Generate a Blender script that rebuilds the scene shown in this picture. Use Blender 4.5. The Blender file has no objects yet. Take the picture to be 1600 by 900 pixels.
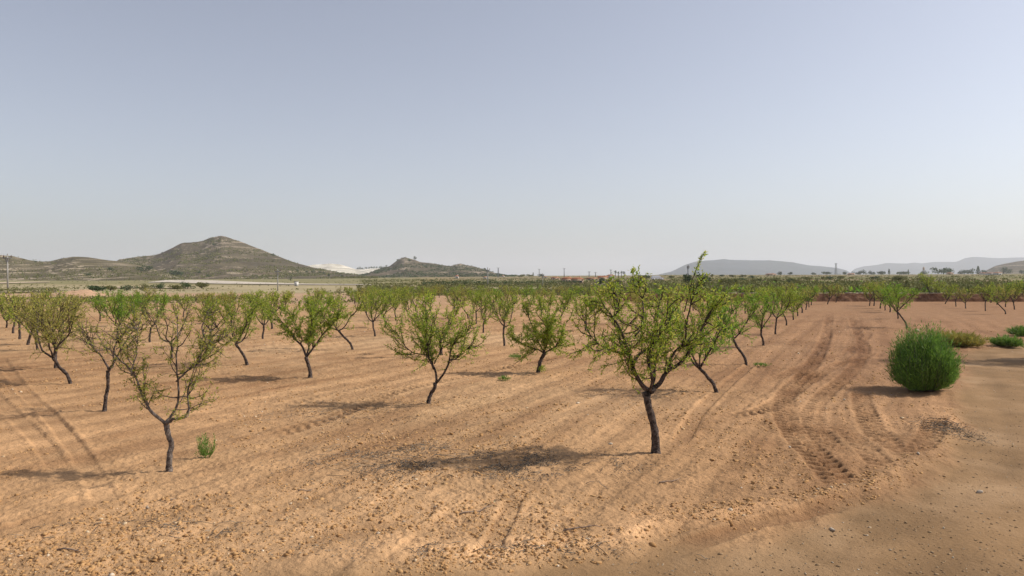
import bpy, math, random
import numpy as np
from mathutils import Vector

# ------------------------------------------------------------ camera, world, sun
F_PX, Y0, CAMH = 1142.0, 434.0, 3.0
scene = bpy.context.scene
col = scene.collection
cam_d = bpy.data.cameras.new('camera'); cam = bpy.data.objects.new('camera', cam_d); col.objects.link(cam)
cam.location = (0, 0, CAMH)
cam.rotation_euler = (math.radians(90) - math.atan((450 - Y0) / F_PX), 0, 0)
cam_d.sensor_width = 36.0; cam_d.lens = F_PX / 1600 * 36
cam_d.clip_start = 0.1; cam_d.clip_end = 60000
scene.camera = cam

SUN_EL, SUN_AZ = math.radians(42), math.radians(82)        # azimuth clockwise from +Y
world = bpy.data.worlds.new('World'); scene.world = world; world.use_nodes = True
wn = world.node_tree; bg = wn.nodes['Background']
sky = wn.nodes.new('ShaderNodeTexSky'); sky.sky_type = 'NISHITA'; sky.sun_disc = False
sky.sun_elevation = SUN_EL; sky.sun_rotation = SUN_AZ
sky.air_density = 1.0; sky.dust_density = 2.5; sky.ozone_density = 1.6; sky.altitude = 600
bg.inputs['Strength'].default_value = 0.100
hs = wn.nodes.new('ShaderNodeHueSaturation'); hs.inputs['Saturation'].default_value = .58; hs.inputs['Hue'].default_value = .510   # dust laden air
wn.links.new(sky.outputs[0], hs.inputs['Color']); wn.links.new(hs.outputs[0], bg.inputs['Color'])
sd = bpy.data.lights.new('sun', 'SUN'); sun = bpy.data.objects.new('sun', sd); col.objects.link(sun)
sd.energy = 3.4; sd.angle = math.radians(1.2); sd.color = (1.0, 0.93, 0.83)
S = Vector((math.sin(SUN_AZ) * math.cos(SUN_EL), math.cos(SUN_AZ) * math.cos(SUN_EL), math.sin(SUN_EL)))
sun.rotation_euler = S.to_track_quat('Z', 'Y').to_euler()
sun.location = (40, 0, 60)
scene.view_settings.view_transform = 'Standard'; scene.view_settings.look = 'None'
scene.view_settings.gamma = 1.0; scene.view_settings.use_curve_mapping = False
scene.view_settings.exposure = 0.45
scene.render.engine = 'CYCLES'
scene.cycles.volume_bounces = 2
HAZE = .92e-4
scene.cycles.max_bounces = 5; scene.cycles.transparent_max_bounces = 6

rng = np.random.default_rng(7)
random.seed(7)

# ------------------------------------------------------------ helpers
_tab = np.random.default_rng(99).random((4, 256, 256))
def vn(x, y, k=0):
    ix = np.floor(x); iy = np.floor(y); fx = x - ix; fy = y - iy
    fx = fx * fx * (3 - 2 * fx); fy = fy * fy * (3 - 2 * fy)
    ix = ix.astype(np.int64) & 255; iy = iy.astype(np.int64) & 255
    jx = (ix + 1) & 255; jy = (iy + 1) & 255; t = _tab[k % 4]
    a = t[ix, iy] * (1 - fx) + t[jx, iy] * fx
    b = t[ix, jy] * (1 - fx) + t[jx, jy] * fx
    return a * (1 - fy) + b * fy
def fbm(x, y, o=3, k=0):
    s = 0; a = 1; t = 0
    for i in range(o):
        s = s + a * (vn(x * 2 ** i + 17.3 * i, y * 2 ** i + 9.1 * i, k + i) - .5); t += a; a *= .5
    return s / t
def sstep(a, b, x):
    t = np.clip((x - a) / (b - a), 0, 1); return t * t * (3 - 2 * t)

def tag(o, label=None, cat=None, group=None, kind=None):
    if label: o['label'] = label
    if cat: o['category'] = cat
    if group: o['group'] = group
    if kind: o['kind'] = kind
    return o
def empty(name, loc=(0, 0, 0), rz=0.0):
    o = bpy.data.objects.new(name, None); col.objects.link(o); o.empty_display_size = .3
    o.location = loc; o.rotation_euler = (0, 0, rz); return o
def copy_tree(o, parent=None):
    c = o.copy(); col.objects.link(c); c.parent = parent
    for ch in list(o.children): copy_tree(ch, c)
    return c
def mesh_np(name, V, Fs, mat, parent=None, smooth=False, attrs=None):
    """Fs: list of (n,k) index arrays"""
    V = np.asarray(V, np.float32)
    me = bpy.data.meshes.new(name)
    Fs = [np.asarray(f, np.int32) for f in Fs if len(f)]
    me.vertices.add(len(V)); me.vertices.foreach_set('co', V.ravel())
    tot = sum(f.size for f in Fs); n = sum(len(f) for f in Fs)
    me.loops.add(tot); me.loops.foreach_set('vertex_index', np.concatenate([f.ravel() for f in Fs]))
    me.polygons.add(n)
    lt = np.concatenate([np.full(len(f), f.shape[1], np.int32) for f in Fs])
    me.polygons.foreach_set('loop_start', np.concatenate([[0], np.cumsum(lt)[:-1]]).astype(np.int32))
    me.polygons.foreach_set('loop_total', lt)
    if smooth: me.polygons.foreach_set('use_smooth', np.ones(n, bool))
    if attrs:
        for k, a in attrs.items():
            at = me.attributes.new(k, 'FLOAT_COLOR', 'POINT')
            at.data.foreach_set('color', np.c_[a, np.ones(len(a))].astype(np.float32).ravel())
    me.update(calc_edges=True)
    if mat: me.materials.append(mat)
    o = bpy.data.objects.new(name, me); col.objects.link(o)
    if parent: o.parent = parent
    return o

class MB:
    """collects boxes, tubes, lathes and leaves into one mesh"""
    def __init__(s): s.v = []; s.f = {3: [], 4: []}; s.n = 0
    def add(s, V, F):
        V = np.asarray(V, float); F = np.asarray(F, int)
        if F.size: s.f[F.shape[1]].append(F + s.n)
        s.v.append(V); s.n += len(V)
    def box(s, c, d, rz=0.0):
        x, y, z = np.array(d) / 2
        V = np.array([(a * x, b * y, e * z) for e in (-1, 1) for a, b in ((-1, -1), (1, -1), (1, 1), (-1, 1))])
        if rz: cs, sn = math.cos(rz), math.sin(rz); V = np.c_[V[:, 0] * cs - V[:, 1] * sn, V[:, 0] * sn + V[:, 1] * cs, V[:, 2]]
        s.add(V + c, [(0, 3, 2, 1), (4, 5, 6, 7), (0, 1, 5, 4), (1, 2, 6, 5), (2, 3, 7, 6), (3, 0, 4, 7)])
    def tube(s, P, R, n=6, rough=0.0):
        P = np.asarray(P, float); R = np.asarray(R, float) * np.ones(len(P))
        T = np.gradient(P, axis=0); T /= np.linalg.norm(T, axis=1)[:, None] + 1e-9
        u = np.cross(T[0], (0.31, 0.9, 0.2)); u /= np.linalg.norm(u)
        rings = []; a = np.arange(n) * 2 * np.pi / n
        for i in range(len(P)):
            u = u - T[i] * np.dot(u, T[i]); u /= np.linalg.norm(u) + 1e-9
            w = np.cross(T[i], u)
            rr = R[i] * (1 + (rng.random(n) - .5) * rough)
            rings.append(P[i] + rr[:, None] * (np.cos(a)[:, None] * u + np.sin(a)[:, None] * w))
        V = np.concatenate(rings); m = len(P)
        i = np.arange(m - 1)[:, None] * n; j = np.arange(n)[None]; k = (j + 1) % n
        F = np.stack([i + j, i + k, i + n + k, i + n + j], -1).reshape(-1, 4)
        s.add(V, F)
        s.add([P[0], P[-1]], np.zeros((0, 3), int))
        b = s.n - 2; off = s.n - 2 - len(V)
        j = np.arange(n); k = (j + 1) % n
        s.f[3].append(np.stack([k + off, j + off, np.full(n, b)], -1))
        s.f[3].append(np.stack([j + off + (m - 1) * n, k + off + (m - 1) * n, np.full(n, b + 1)], -1))
    def leaves(s, P, D, L, W):
        """rhombic leaves folded slightly"""
        P = np.asarray(P); D = np.asarray(D); n = len(P)
        if n == 0: return
        D = D / (np.linalg.norm(D, axis=1)[:, None] + 1e-9)
        r = rng.normal(size=(n, 3)); sd_ = np.cross(D, r); sd_ /= np.linalg.norm(sd_, axis=1)[:, None] + 1e-9
        nn = np.cross(D, sd_)
        L = (np.ones(n) * L)[:, None]; W = (np.ones(n) * W)[:, None]
        a = P; b = P + D * L * .45 + sd_ * W + nn * W * .3; c = P + D * L; d = P + D * L * .45 - sd_ * W + nn * W * .3
        V = np.stack([a, b, c, d], 1).reshape(-1, 3)
        i = np.arange(n)[:, None] * 4
        s.add(V, i + np.array([[0, 1, 2, 3]]))
    def build(s, name, mat, parent=None, smooth=False):
        V = np.concatenate(s.v) if s.v else np.zeros((0, 3))
        return mesh_np(name, V, [np.concatenate(s.f[k]) for k in (3, 4) if s.f[k]], mat, parent, smooth)

# ------------------------------------------------------------ materials
def mat(name, c1, c2=None, scale=3.0, rough=.9, bump=0.0, bscale=None, spec=.2, detail=6, thr=(.35, .65)):
    m = bpy.data.materials.new(name); m.use_nodes = True; t = m.node_tree; b = t.nodes['Principled BSDF']
    b.inputs['Roughness'].default_value = rough; b.inputs['Specular IOR Level'].default_value = spec
    b.inputs['Base Color'].default_value = (*c1, 1)
    if c2:
        g = t.nodes.new('ShaderNodeNewGeometry'); tc = t.nodes.new('ShaderNodeTexCoord')
        n = t.nodes.new('ShaderNodeTexNoise'); n.inputs['Scale'].default_value = scale; n.inputs['Detail'].default_value = detail
        r = t.nodes.new('ShaderNodeValToRGB'); r.color_ramp.elements[0].color = (*c1, 1); r.color_ramp.elements[1].color = (*c2, 1)
        r.color_ramp.elements[0].position, r.color_ramp.elements[1].position = thr
        t.links.new(tc.outputs['Object'], n.inputs['Vector']); t.links.new(n.outputs['Fac'], r.inputs['Fac'])
        t.links.new(r.outputs['Color'], b.inputs['Base Color'])
        if bump:
            n2 = t.nodes.new('ShaderNodeTexNoise'); n2.inputs['Scale'].default_value = bscale or scale * 3; n2.inputs['Detail'].default_value = 5
            t.links.new(tc.outputs['Object'], n2.inputs['Vector'])
            bm = t.nodes.new('ShaderNodeBump'); bm.inputs['Distance'].default_value = bump
            t.links.new(n2.outputs['Fac'], bm.inputs['Height']); t.links.new(bm.outputs['Normal'], b.inputs['Normal'])
    return m
def leaf_mat(name, cols, pos, rough=.55, trans=.45):
    m = bpy.data.materials.new(name); m.use_nodes = True; t = m.node_tree; b = t.nodes['Principled BSDF']; out = t.nodes['Material Output']
    g = t.nodes.new('ShaderNodeNewGeometry'); r = t.nodes.new('ShaderNodeValToRGB')
    while len(r.color_ramp.elements) < len(cols): r.color_ramp.elements.new(.5)
    for e, c, p in zip(r.color_ramp.elements, cols, pos): e.color = (*c, 1); e.position = p
    oi = t.nodes.new('ShaderNodeObjectInfo')
    ad = t.nodes.new('ShaderNodeMath'); ad.operation = 'MULTIPLY_ADD'; ad.inputs[1].default_value = .22; 
    t.links.new(oi.outputs['Random'], ad.inputs[0]); 
    sc = t.nodes.new('ShaderNodeMath'); sc.operation = 'MULTIPLY'; sc.inputs[1].default_value = .85
    t.links.new(g.outputs['Random Per Island'], sc.inputs[0]); t.links.new(sc.outputs[0], ad.inputs[2])
    t.links.new(ad.outputs[0], r.inputs['Fac']); t.links.new(r.outputs['Color'], b.inputs['Base Color'])
    b.inputs['Roughness'].default_value = rough; b.inputs['Specular IOR Level'].default_value = .3
    tr = t.nodes.new('ShaderNodeBsdfTranslucent'); mx = t.nodes.new('ShaderNodeMixShader'); mx.inputs[0].default_value = trans
    t.links.new(r.outputs['Color'], tr.inputs['Color']); t.links.new(b.outputs[0], mx.inputs[1]); t.links.new(tr.outputs[0], mx.inputs[2])
    t.links.new(mx.outputs[0], out.inputs['Surface'])
    return m
def attr_mat(name, bump=.02, bscale=9.0, var=.25, vscale=1.2, far=False):
    """albedo from the surface's own soil map, broken up by noise"""
    m = bpy.data.materials.new(name); m.use_nodes = True; t = m.node_tree; b = t.nodes['Principled BSDF']
    b.inputs['Roughness'].default_value = .95; b.inputs['Specular IOR Level'].default_value = .1
    at = t.nodes.new('ShaderNodeAttribute'); at.attribute_name = 'albedo'
    g = t.nodes.new('ShaderNodeNewGeometry')
    n = t.nodes.new('ShaderNodeTexNoise'); n.inputs['Scale'].default_value = vscale; n.inputs['Detail'].default_value = 9; n.inputs['Roughness'].default_value = .7
    t.links.new(g.outputs['Position'], n.inputs['Vector'])
    mr = t.nodes.new('ShaderNodeMapRange'); mr.inputs[1].default_value = .3; mr.inputs[2].default_value = .7
    mr.inputs[3].default_value = 1 - var; mr.inputs[4].default_value = 1 + var
    t.links.new(n.outputs['Fac'], mr.inputs[0])
    mu = t.nodes.new('ShaderNodeVectorMath'); mu.operation = 'SCALE'
    t.links.new(at.outputs['Color'], mu.inputs[0]); t.links.new(mr.outputs[0], mu.inputs['Scale'])
    t.links.new(mu.outputs[0], b.inputs['Base Color'])
    n2 = t.nodes.new('ShaderNodeTexNoise'); n2.inputs['Scale'].default_value = bscale; n2.inputs['Detail'].default_value = 8; n2.inputs['Roughness'].default_value = .65
    t.links.new(g.outputs['Position'], n2.inputs['Vector'])
    bm = t.nodes.new('ShaderNodeBump'); bm.inputs['Distance'].default_value = bump; bm.inputs['Strength'].default_value = .9
    t.links.new(n2.outputs['Fac'], bm.inputs['Height']); t.links.new(bm.outputs['Normal'], b.inputs['Normal'])
    return m
M = {}
M['soil'] = attr_mat('soil', bump=.05, bscale=14, var=.22, vscale=1.7)
M['road'] = attr_mat('road_dirt', bump=.025, bscale=16, var=.14, vscale=.9)
M['hill'] = attr_mat('hill_scrub', bump=3.5, bscale=.16, var=.3, vscale=.06)
M['mountain'] = attr_mat('mountain', bump=14.0, bscale=.01, var=.3, vscale=.004)
M['bark'] = mat('bark', (.022, .016, .014), (.13, .10, .085), 16, .9, .03, 34)
M['bark_pale'] = mat('bark_pale', (.05, .038, .034), (.24, .20, .17), 14, .9, .03, 34)
A_G = [(.12, .22, .018), (.26, .39, .032), (.43, .49, .05), (.62, .57, .14)]
M['leaf'] = leaf_mat('almond_leaf', A_G, (0, .40, .78, 1))
M['leaf_y'] = leaf_mat('almond_leaf_yellowing', [(.18, .21, .03), (.32, .34, .05), (.45, .42, .09), (.56, .47, .15)], (0, .35, .7, 1))
M['leaf_g'] = leaf_mat('almond_leaf_green', [(.08, .20, .014), (.17, .36, .024), (.28, .44, .035), (.44, .48, .07)], (0, .35, .75, 1))
M['kochia'] = leaf_mat('bush_green', [(.07, .14, .028), (.15, .29, .045), (.27, .42, .07)], (0, .5, 1), trans=.3)
M['dry_grass'] = leaf_mat('dry_grass', [(.26, .24, .05), (.38, .31, .08), (.22, .27, .05)], (0, .5, 1), trans=.3)
M['weed'] = leaf_mat('weed_green', [(.08, .18, .03), (.15, .27, .04), (.26, .33, .08)], (0, .5, 1), trans=.3)
M['dark_leaf'] = leaf_mat('dark_evergreen', [(.03, .055, .02), (.05, .09, .025), (.09, .13, .035)], (0, .5, 1), trans=.15)
M['olive_leaf'] = leaf_mat('olive_scrub', [(.09, .11, .035), (.15, .16, .05), (.22, .20, .075)], (0, .5, 1), trans=.2, rough=.85)
M['stone'] = None

# ------------------------------------------------------------ terrain
def gpt(px, py, z=0.0):
    d = F_PX * (CAMH - z) / (py - Y0); return np.array([(px - 800) / F_PX * d, d])
def sidx(x, y): return 800 + F_PX * x / np.maximum(y, 1e-3)
def macro(x, y):
    """broad shape of the plain: flat orchard, a terrace beyond the bank on the right, slow rise to the horizon"""
    x = np.asarray(x, float); y = np.asarray(y, float); r = np.hypot(x, y)
    u = x / np.maximum(y, r * .2)
    sl = np.interp(u, [-.9, -.35, -.1, .1, .5, .9], [.0016, .0020, .0042, .0060, .0062, .0070])
    z = sl * (np.clip(r, 130, 1400) - 130) + .6 * fbm(x / 90, y / 90, 3, 1) * sstep(120, 400, r) + 5 * fbm(x / 500, y / 500, 2, 2) * sstep(900, 2000, r)
    t = sstep(.14, .22, u) * sstep(bank_y(x) + .0, bank_y(x) + .5, y)
    return z + 1.05 * t
def bank_y(x): return 92.0 + 2.0 * np.sin(np.asarray(x) / 31.0) - np.asarray(x) * .03
def poly_dist(x, y, P):
    """distance, arc length, signed side to a polyline"""
    best = np.full(x.shape, 1e9); arc = np.zeros(x.shape); sgn = np.zeros(x.shape); acc = 0
    for a, b in zip(P[:-1], P[1:]):
        d = b - a; L = np.hypot(*d)
        t = np.clip(((x - a[0]) * d[0] + (y - a[1]) * d[1]) / L ** 2, 0, 1)
        dx = x - a[0] - t * d[0]; dy = y - a[1] - t * d[1]; q = np.hypot(dx, dy)
        k = q < best; best[k] = q[k]; arc[k] = acc + t[k] * L; sgn[k] = np.sign(d[0] * dy - d[1] * dx)[k]; acc += L
    return best, arc, sgn
def curve(pts, n=12):
    P = np.array([gpt(*p) for p in pts]); P = np.vstack([2 * P[0] - P[1], P, 2 * P[-1] - P[-2]]); out = []
    for i in range(1, len(P) - 2):
        for t in np.linspace(0, 1, n, endpoint=False):
            a, b, c, d = P[i - 1:i + 3]
            out.append(.5 * (2 * b + (c - a) * t + (2 * a - 5 * b + 4 * c - d) * t * t + (3 * b - a - 3 * c + d) * t ** 3))
    out.append(P[-2]); return np.array(out)
# (points in the photograph turned into ground positions, half width, depth, lug height, soil tone)
TRACKS = [
 (curve([(1297, 478), (1295, 500), (1288, 535), (1262, 580), (1232, 612), (1226, 645), (1245, 682), (1276, 716), (1306, 748), (1322, 772)]), .27, .05, .040, .72),
 (curve([(1326, 478), (1332, 500), (1345, 530), (1350, 552), (1322, 590), (1288, 618), (1268, 650), (1290, 690), (1330, 718)]), .24, .04, .032, .76),
 (curve([(1122, 656), (1165, 648), (1205, 636), (1250, 606), (1310, 570), (1380, 552)], 12), .24, .045, .040, .78),
 (curve([(1200, 598), (1240, 580), (1290, 560), (1330, 548), (1360, 520)], 12), .22, .03, .028, .85),
 (curve([(1345, 612), (1350, 640), (1372, 678), (1415, 706), (1450, 690), (1466, 650)], 12), .24, .045, .036, .74),
 (curve([(1295, 655), (1330, 680), (1370, 720), (1395, 745)], 12), .22, .03, .028, .85),
 (curve([(400, 690), (470, 668), (540, 645), (620, 612), (720, 590), (800, 572), (900, 556)], 12), .24, .035, .032, .85),
 (curve([(390, 640), (450, 632), (560, 604), (660, 580)], 12), .22, .02, .022, .92),
 (curve([(400, 872), (460, 852), (560, 832), (640, 815), (655, 775)], 12), .22, .04, .0, .85),
 (curve([(756, 880), (772, 845), (796, 800), (812, 770)], 12), .14, .06, .0, .78),
 (curve([(0, 560), (30, 605), (75, 650), (130, 722), (170, 800)], 12), .16, .035, .0, .94),
 (curve([(-40, 590), (10, 640), (60, 690), (95, 745)], 12), .16, .025, .0, .96),
 (curve([(-60, 838), (0, 828), (50, 812), (100, 800)], 12), .10, .09, .0, .7),
 (curve([(1060, 700), (1085, 655), (1110, 625), (1150, 590), (1185, 560)], 12), .18, .05, .0, .86),
 (curve([(1000, 870), (1090, 848), (1180, 822), (1260, 806), (1345, 778)], 12), .16, .06, .0, .75),
 (curve([(640, 690), (760, 655), (880, 620), (950, 590), (1010, 560)], 12), .20, .02, .0, .94),
 (curve([(700, 700), (820, 668), (930, 630), (1000, 600)], 12), .20, .02, .0, .95),
]
RIDGE = curve([(560, 899), (700, 884), (860, 868), (980, 838), (1110, 806), (1220, 792), (1320, 772), (1400, 742), (1455, 706), (1484, 668), (1488, 640)])
ROAD_EDGE = curve([(-200, 925), (300, 915), (560, 905), (700, 893), (900, 878), (1080, 856), (1200, 828), (1330, 790), (1420, 754), (1480, 706), (1502, 660), (1500, 620), (1506, 590), (1502, 566), (1520, 548), (1620, 540), (1900, 538), (2600, 536)])
PALE = [(1275, 640, .9, 1.6), (1330, 690, 1.2, .9), (1100, 805, 2.0, .35), (900, 855, 2.2, .35), (740, 860, .9, .4), (1400, 660, 1.0, 1.5), (1110, 630, .5, 1.2), (150, 770, 1.5, .8),
        (660, 800, 1.6, .6), (1560, 610, 1.2, 2.0), (1560, 820, 2.0, .8), (330, 840, 2.2, .5), (1350, 860, 1.8, .4), (1230, 600, .8, 2.0), (50, 690, 1.0, 1.6), (1560, 700, 1.0, .8)]
def in_road(x, y):
    q, _, s = poly_dist(x, y, ROAD_EDGE)
    return np.where(s < 0, q, -q)                    # positive inside the road (right of the edge's direction)
A_DIR = np.array([.44, .898])

def endf(arc, P):
    L = np.hypot(*np.diff(P, axis=0).T).sum(); return sstep(0, 1.0, arc) * (1 - sstep(L - 1.2, L, arc))
def near_surface(x, y):
    h = np.zeros(x.shape); tone = np.ones(x.shape); road = in_road(x, y)
    rm = sstep(-.35, .35, road + .9 * fbm(x * 1.1, y * 1.1, 4, 2))
    wx = x + .5 * fbm(x * .3, y * .3, 2, 3); wy = y + .5 * fbm(x * .3 + 40, y * .3, 2, 3)
    lat = wx * A_DIR[1] - wy * A_DIR[0]
    rows = np.sin(lat * 2 * np.pi / .62) * .5 + np.sin(lat * 2 * np.pi / .27 + 1.3) * .3
    tone = tone * (1 + .10 * np.sin(lat * 2 * np.pi / 1.24 + 1) * (.4 + vn(x * .2, y * .2, 1)) - .16 * sstep(.08, .3, fbm(wx * A_DIR[1] * .9 - wy * A_DIR[0] * .9, (wx * A_DIR[0] + wy * A_DIR[1]) * .12, 3, 1)))
    rough = .6 + 1.2 * np.clip(fbm(x * .35, y * .35, 3, 1) + .25, 0, 1)
    clod = np.abs(fbm(x * 4.2, y * 4.2, 3, 0)) ; clod2 = np.clip(fbm(x * 11, y * 11, 2, 2), 0, 1)
    field = .09 * fbm(x * .8, y * .8, 3, 0) + .016 * rows + rough * (.05 * clod + .055 * clod2 + .022 * fbm(x * 24, y * 24, 2, 1))
    rd = .035 * fbm(x * .6, y * .6, 3, 1) + .010 * fbm(x * 7, y * 7, 3, 2) - .05
    for o_, w_ in ((.75, .22), (2.35, .26), (3.9, .3)):
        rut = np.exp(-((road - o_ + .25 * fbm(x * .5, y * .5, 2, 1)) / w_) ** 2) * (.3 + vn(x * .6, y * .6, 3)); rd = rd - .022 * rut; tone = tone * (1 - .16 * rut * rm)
    h = field * (1 - rm) + rd * rm
    q, arc, s = poly_dist(x, y, RIDGE)
    q2 = q + .15 * fbm(x * 2, y * 2, 3, 3)
    rid = np.exp(-(q2 / .22) ** 2) * (.6 + .8 * vn(x * 3, y * 3, 1)); h += .05 * rid
    tone = tone * (1 + .25 * rid)
    for P, w, dep, lug, tn in TRACKS:
        x0, y0 = P.min(0) - 1; x1, y1 = P.max(0) + 1
        k = (x > x0) & (x < x1) & (y > y0) & (y < y1)
        if not k.any(): continue
        xx, yy = x[k], y[k]
        q, arc, s = poly_dist(xx, yy, P)
        q = q + .05 * fbm(xx * 2.5, yy * 2.5, 2, 1)
        ins = 1 - sstep(w * .8, w * 1.05, q)
        fade = .55 + .9 * np.clip(vn(xx * .9, yy * .9, 2) - .2, 0, 1)
        dep = dep * .6; fade = fade * endf(arc, P)
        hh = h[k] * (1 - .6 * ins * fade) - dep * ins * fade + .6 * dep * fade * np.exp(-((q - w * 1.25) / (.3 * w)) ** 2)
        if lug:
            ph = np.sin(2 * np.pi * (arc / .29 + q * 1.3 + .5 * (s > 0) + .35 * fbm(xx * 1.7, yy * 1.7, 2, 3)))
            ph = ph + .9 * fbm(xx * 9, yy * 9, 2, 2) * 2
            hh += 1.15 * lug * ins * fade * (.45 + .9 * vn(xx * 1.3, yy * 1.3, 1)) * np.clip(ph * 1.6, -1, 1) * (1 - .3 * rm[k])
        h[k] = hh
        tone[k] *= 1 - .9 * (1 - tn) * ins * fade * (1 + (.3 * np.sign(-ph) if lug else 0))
    damp = fbm(x * .42 + 7, y * .30, 4, 2); tone = tone * (1 - .15 * sstep(.03, .22, damp) + .06 * sstep(.03, .2, -damp))
    for px, py, rx, ry in PALE:
        c = gpt(px, py); rr = ((x - c[0]) / rx) ** 2 + ((y - c[1]) / ry) ** 2 + 1.6 * fbm(x * 1.6, y * 1.6, 4, 1)
        tone *= 1 + .16 * np.exp(-rr * 1.3)
    return h, tone, rm, road

az_d = np.radians(np.arange(-41, 41.001, .088)); az_c = np.radians(np.concatenate([np.arange(43, 180, 4), np.arange(-180, -41.5, 4)]))
az = np.concatenate([az_d, az_c]); NA = len(az)
rr = [1.5]
while rr[-1] < 26000:
    r = rr[-1]; rr.append(r + max(.014 if r > 6.5 else .4, min(r * r * (.00019 if r < 30 else .00034), r * .03)) if r < 90 or r > 124 else r + .25)
rr = np.array(rr); NR = len(rr)
RR, AZ = np.meshgrid(rr, az, indexing='ij'); X = RR * np.sin(AZ); Y = RR * np.cos(AZ)
Z = macro(X, Y)
near = (RR < 75) & (np.abs(AZ) < math.radians(45)) 
H = np.zeros(X.shape); TONE = np.ones(X.shape); RM = np.zeros(X.shape)
hx, tx, rx_, rdx = near_surface(X[near], Y[near])
fade = 1 - sstep(50, 75, RR[near])
H[near] = hx * fade; TONE[near] = 1 + (tx - 1) * fade; RM[near] = rx_
H0 = sstep(1, 4, RR); Z = Z + H * H0
# albedo map
soil = np.array([.392, .232, .117]); dusty = np.array([.46, .30, .165]); red = np.array([.27, .148, .078]); roadc = np.array([.24, .147, .073])
n1 = fbm(X / 2.2, Y / 2.2, 4, 0)[..., None]; n2 = fbm(X / 9, Y / 9, 3, 2)[..., None]
C = soil * (1 + .35 * n1) + (dusty - soil) * np.clip(n2 * 2.2 + .1, 0, .8)
side = sstep(0, 14, X / np.maximum(RR, 10) * 30)[..., None] * (.35 + .65 * sstep(12, 30, RR)[..., None])
C = C * (1 - .85 * side) + red * .85 * side
C = C * TONE[..., None] * np.stack([np.ones_like(TONE), np.minimum(TONE, 1) ** .2, np.minimum(TONE, 1) ** .3], -1)
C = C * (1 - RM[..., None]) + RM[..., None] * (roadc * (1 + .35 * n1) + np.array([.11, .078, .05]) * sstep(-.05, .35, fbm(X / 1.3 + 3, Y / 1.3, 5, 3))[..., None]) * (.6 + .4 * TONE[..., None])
# beyond the orchard: stubble, fallow and scrub strips
pxs = sidx(X, Y)
wv = Y + 14 * fbm(X / 160, Y / 160, 2, 3) + .06 * X
pale = np.array([.42, .275, .175]); oliv = np.array([.17, .16, .065]); brown = np.array([.25, .175, .105]); tan = np.array([.36, .29, .18])
def band(a, b, s=8): return (sstep(a - s, a + s, wv) * (1 - sstep(b - s, b + s, wv)))[..., None]
left = (1 - sstep(620, 760, pxs))[..., None]; ri = 1 - left
def put(mask, c):
    global C
    C = C * (1 - mask) + c * (1 + .5 * n2) * mask
put(band(80, 132) * left, pale)
put(band(132, 260) * left, tan * .8 + oliv * .3)
put(band(260, 9e4) * left, oliv * .8 + tan * .25)
bands = (fbm(wv / 35, X / 400, 3, 1))[..., None]
put(band(122, 9e4) * ri, oliv); put(band(122, 9e4) * ri * sstep(.02, .16, bands), brown); put(band(120, 9e4) * ri * sstep(.14, .24, -bands), tan)
put(sstep(-.1, .05, (Y - bank_y(X)))[..., None] * sstep(1000, 1040, pxs)[..., None] * (Y > 0)[..., None], oliv)
put(sstep(1, 2, (Y - bank_y(X)))[..., None] * sstep(1000, 1040, pxs)[..., None] * sstep(.0, .15, bands), brown)
C = np.clip(C, .01, .8)
V = np.stack([X, Y, Z], -1).reshape(-1, 3); CC = C.reshape(-1, 3)
i = np.arange(NR - 1)[:, None]; j = np.arange(NA)[None]; jn = (j + 1) % NA
order = np.argsort(np.where(az < 0, az + 2 * np.pi, az)); pos = np.empty(NA, int); pos[order] = np.arange(NA)
nxt = np.empty(NA, int); nxt[order] = np.roll(order, -1)
Fq = np.stack([i * NA + j, i * NA + nxt[j], (i + 1) * NA + nxt[j], (i + 1) * NA + j], -1)
Fq = np.broadcast_to(Fq, (NR - 1, NA, 4)).reshape(-1, 4)
isroad = (RM.reshape(-1)[Fq].mean(1) > .5)
def submesh(name, mask, m):
    f = Fq[mask]; u, inv = np.unique(f, return_inverse=True)
    return mesh_np(name, V[u], [inv.reshape(-1, 4)], m, None, True, {'albedo': CC[u]})
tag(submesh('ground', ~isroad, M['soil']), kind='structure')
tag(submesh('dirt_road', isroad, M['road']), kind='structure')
cen = MB(); a = np.linspace(0, 2 * np.pi, 25)[:-1]
mesh_np('path', np.vstack([[[0, 0, -.06]], np.c_[np.sin(a) * 1.9, np.cos(a) * 1.9, np.full(24, -.06)]]), [np.array([[0, 1 + (k + 1) % 24, 1 + k] for k in range(24)])], M['road'], None, False, {'albedo': np.tile(roadc, (25, 1))})['kind'] = 'structure'

def near_h(x, y):
    h, _, _, _ = near_surface(np.atleast_1d(np.float64(x)), np.atleast_1d(np.float64(y))); return h
def gz(x, y):
    z = float(macro(np.float64(x), np.float64(y)))
    r = math.hypot(x, y)
    if r < 75: z += float(near_h(x, y)[0]) * (1 - float(sstep(50, 75, r)))
    return z
def hit(px, py, dmax=1400):
    """ground point seen at a place of the photograph"""
    d = np.arange(60, dmax, 1.0); x = (px - 800) / F_PX * d
    yy = Y0 - F_PX * (macro(x, d) - CAMH) / d
    k = np.argmax(yy <= py) if (yy <= py).any() else len(d) - 1
    return float(x[k]), float(d[k]), float(macro(x[k], d[k]))

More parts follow.
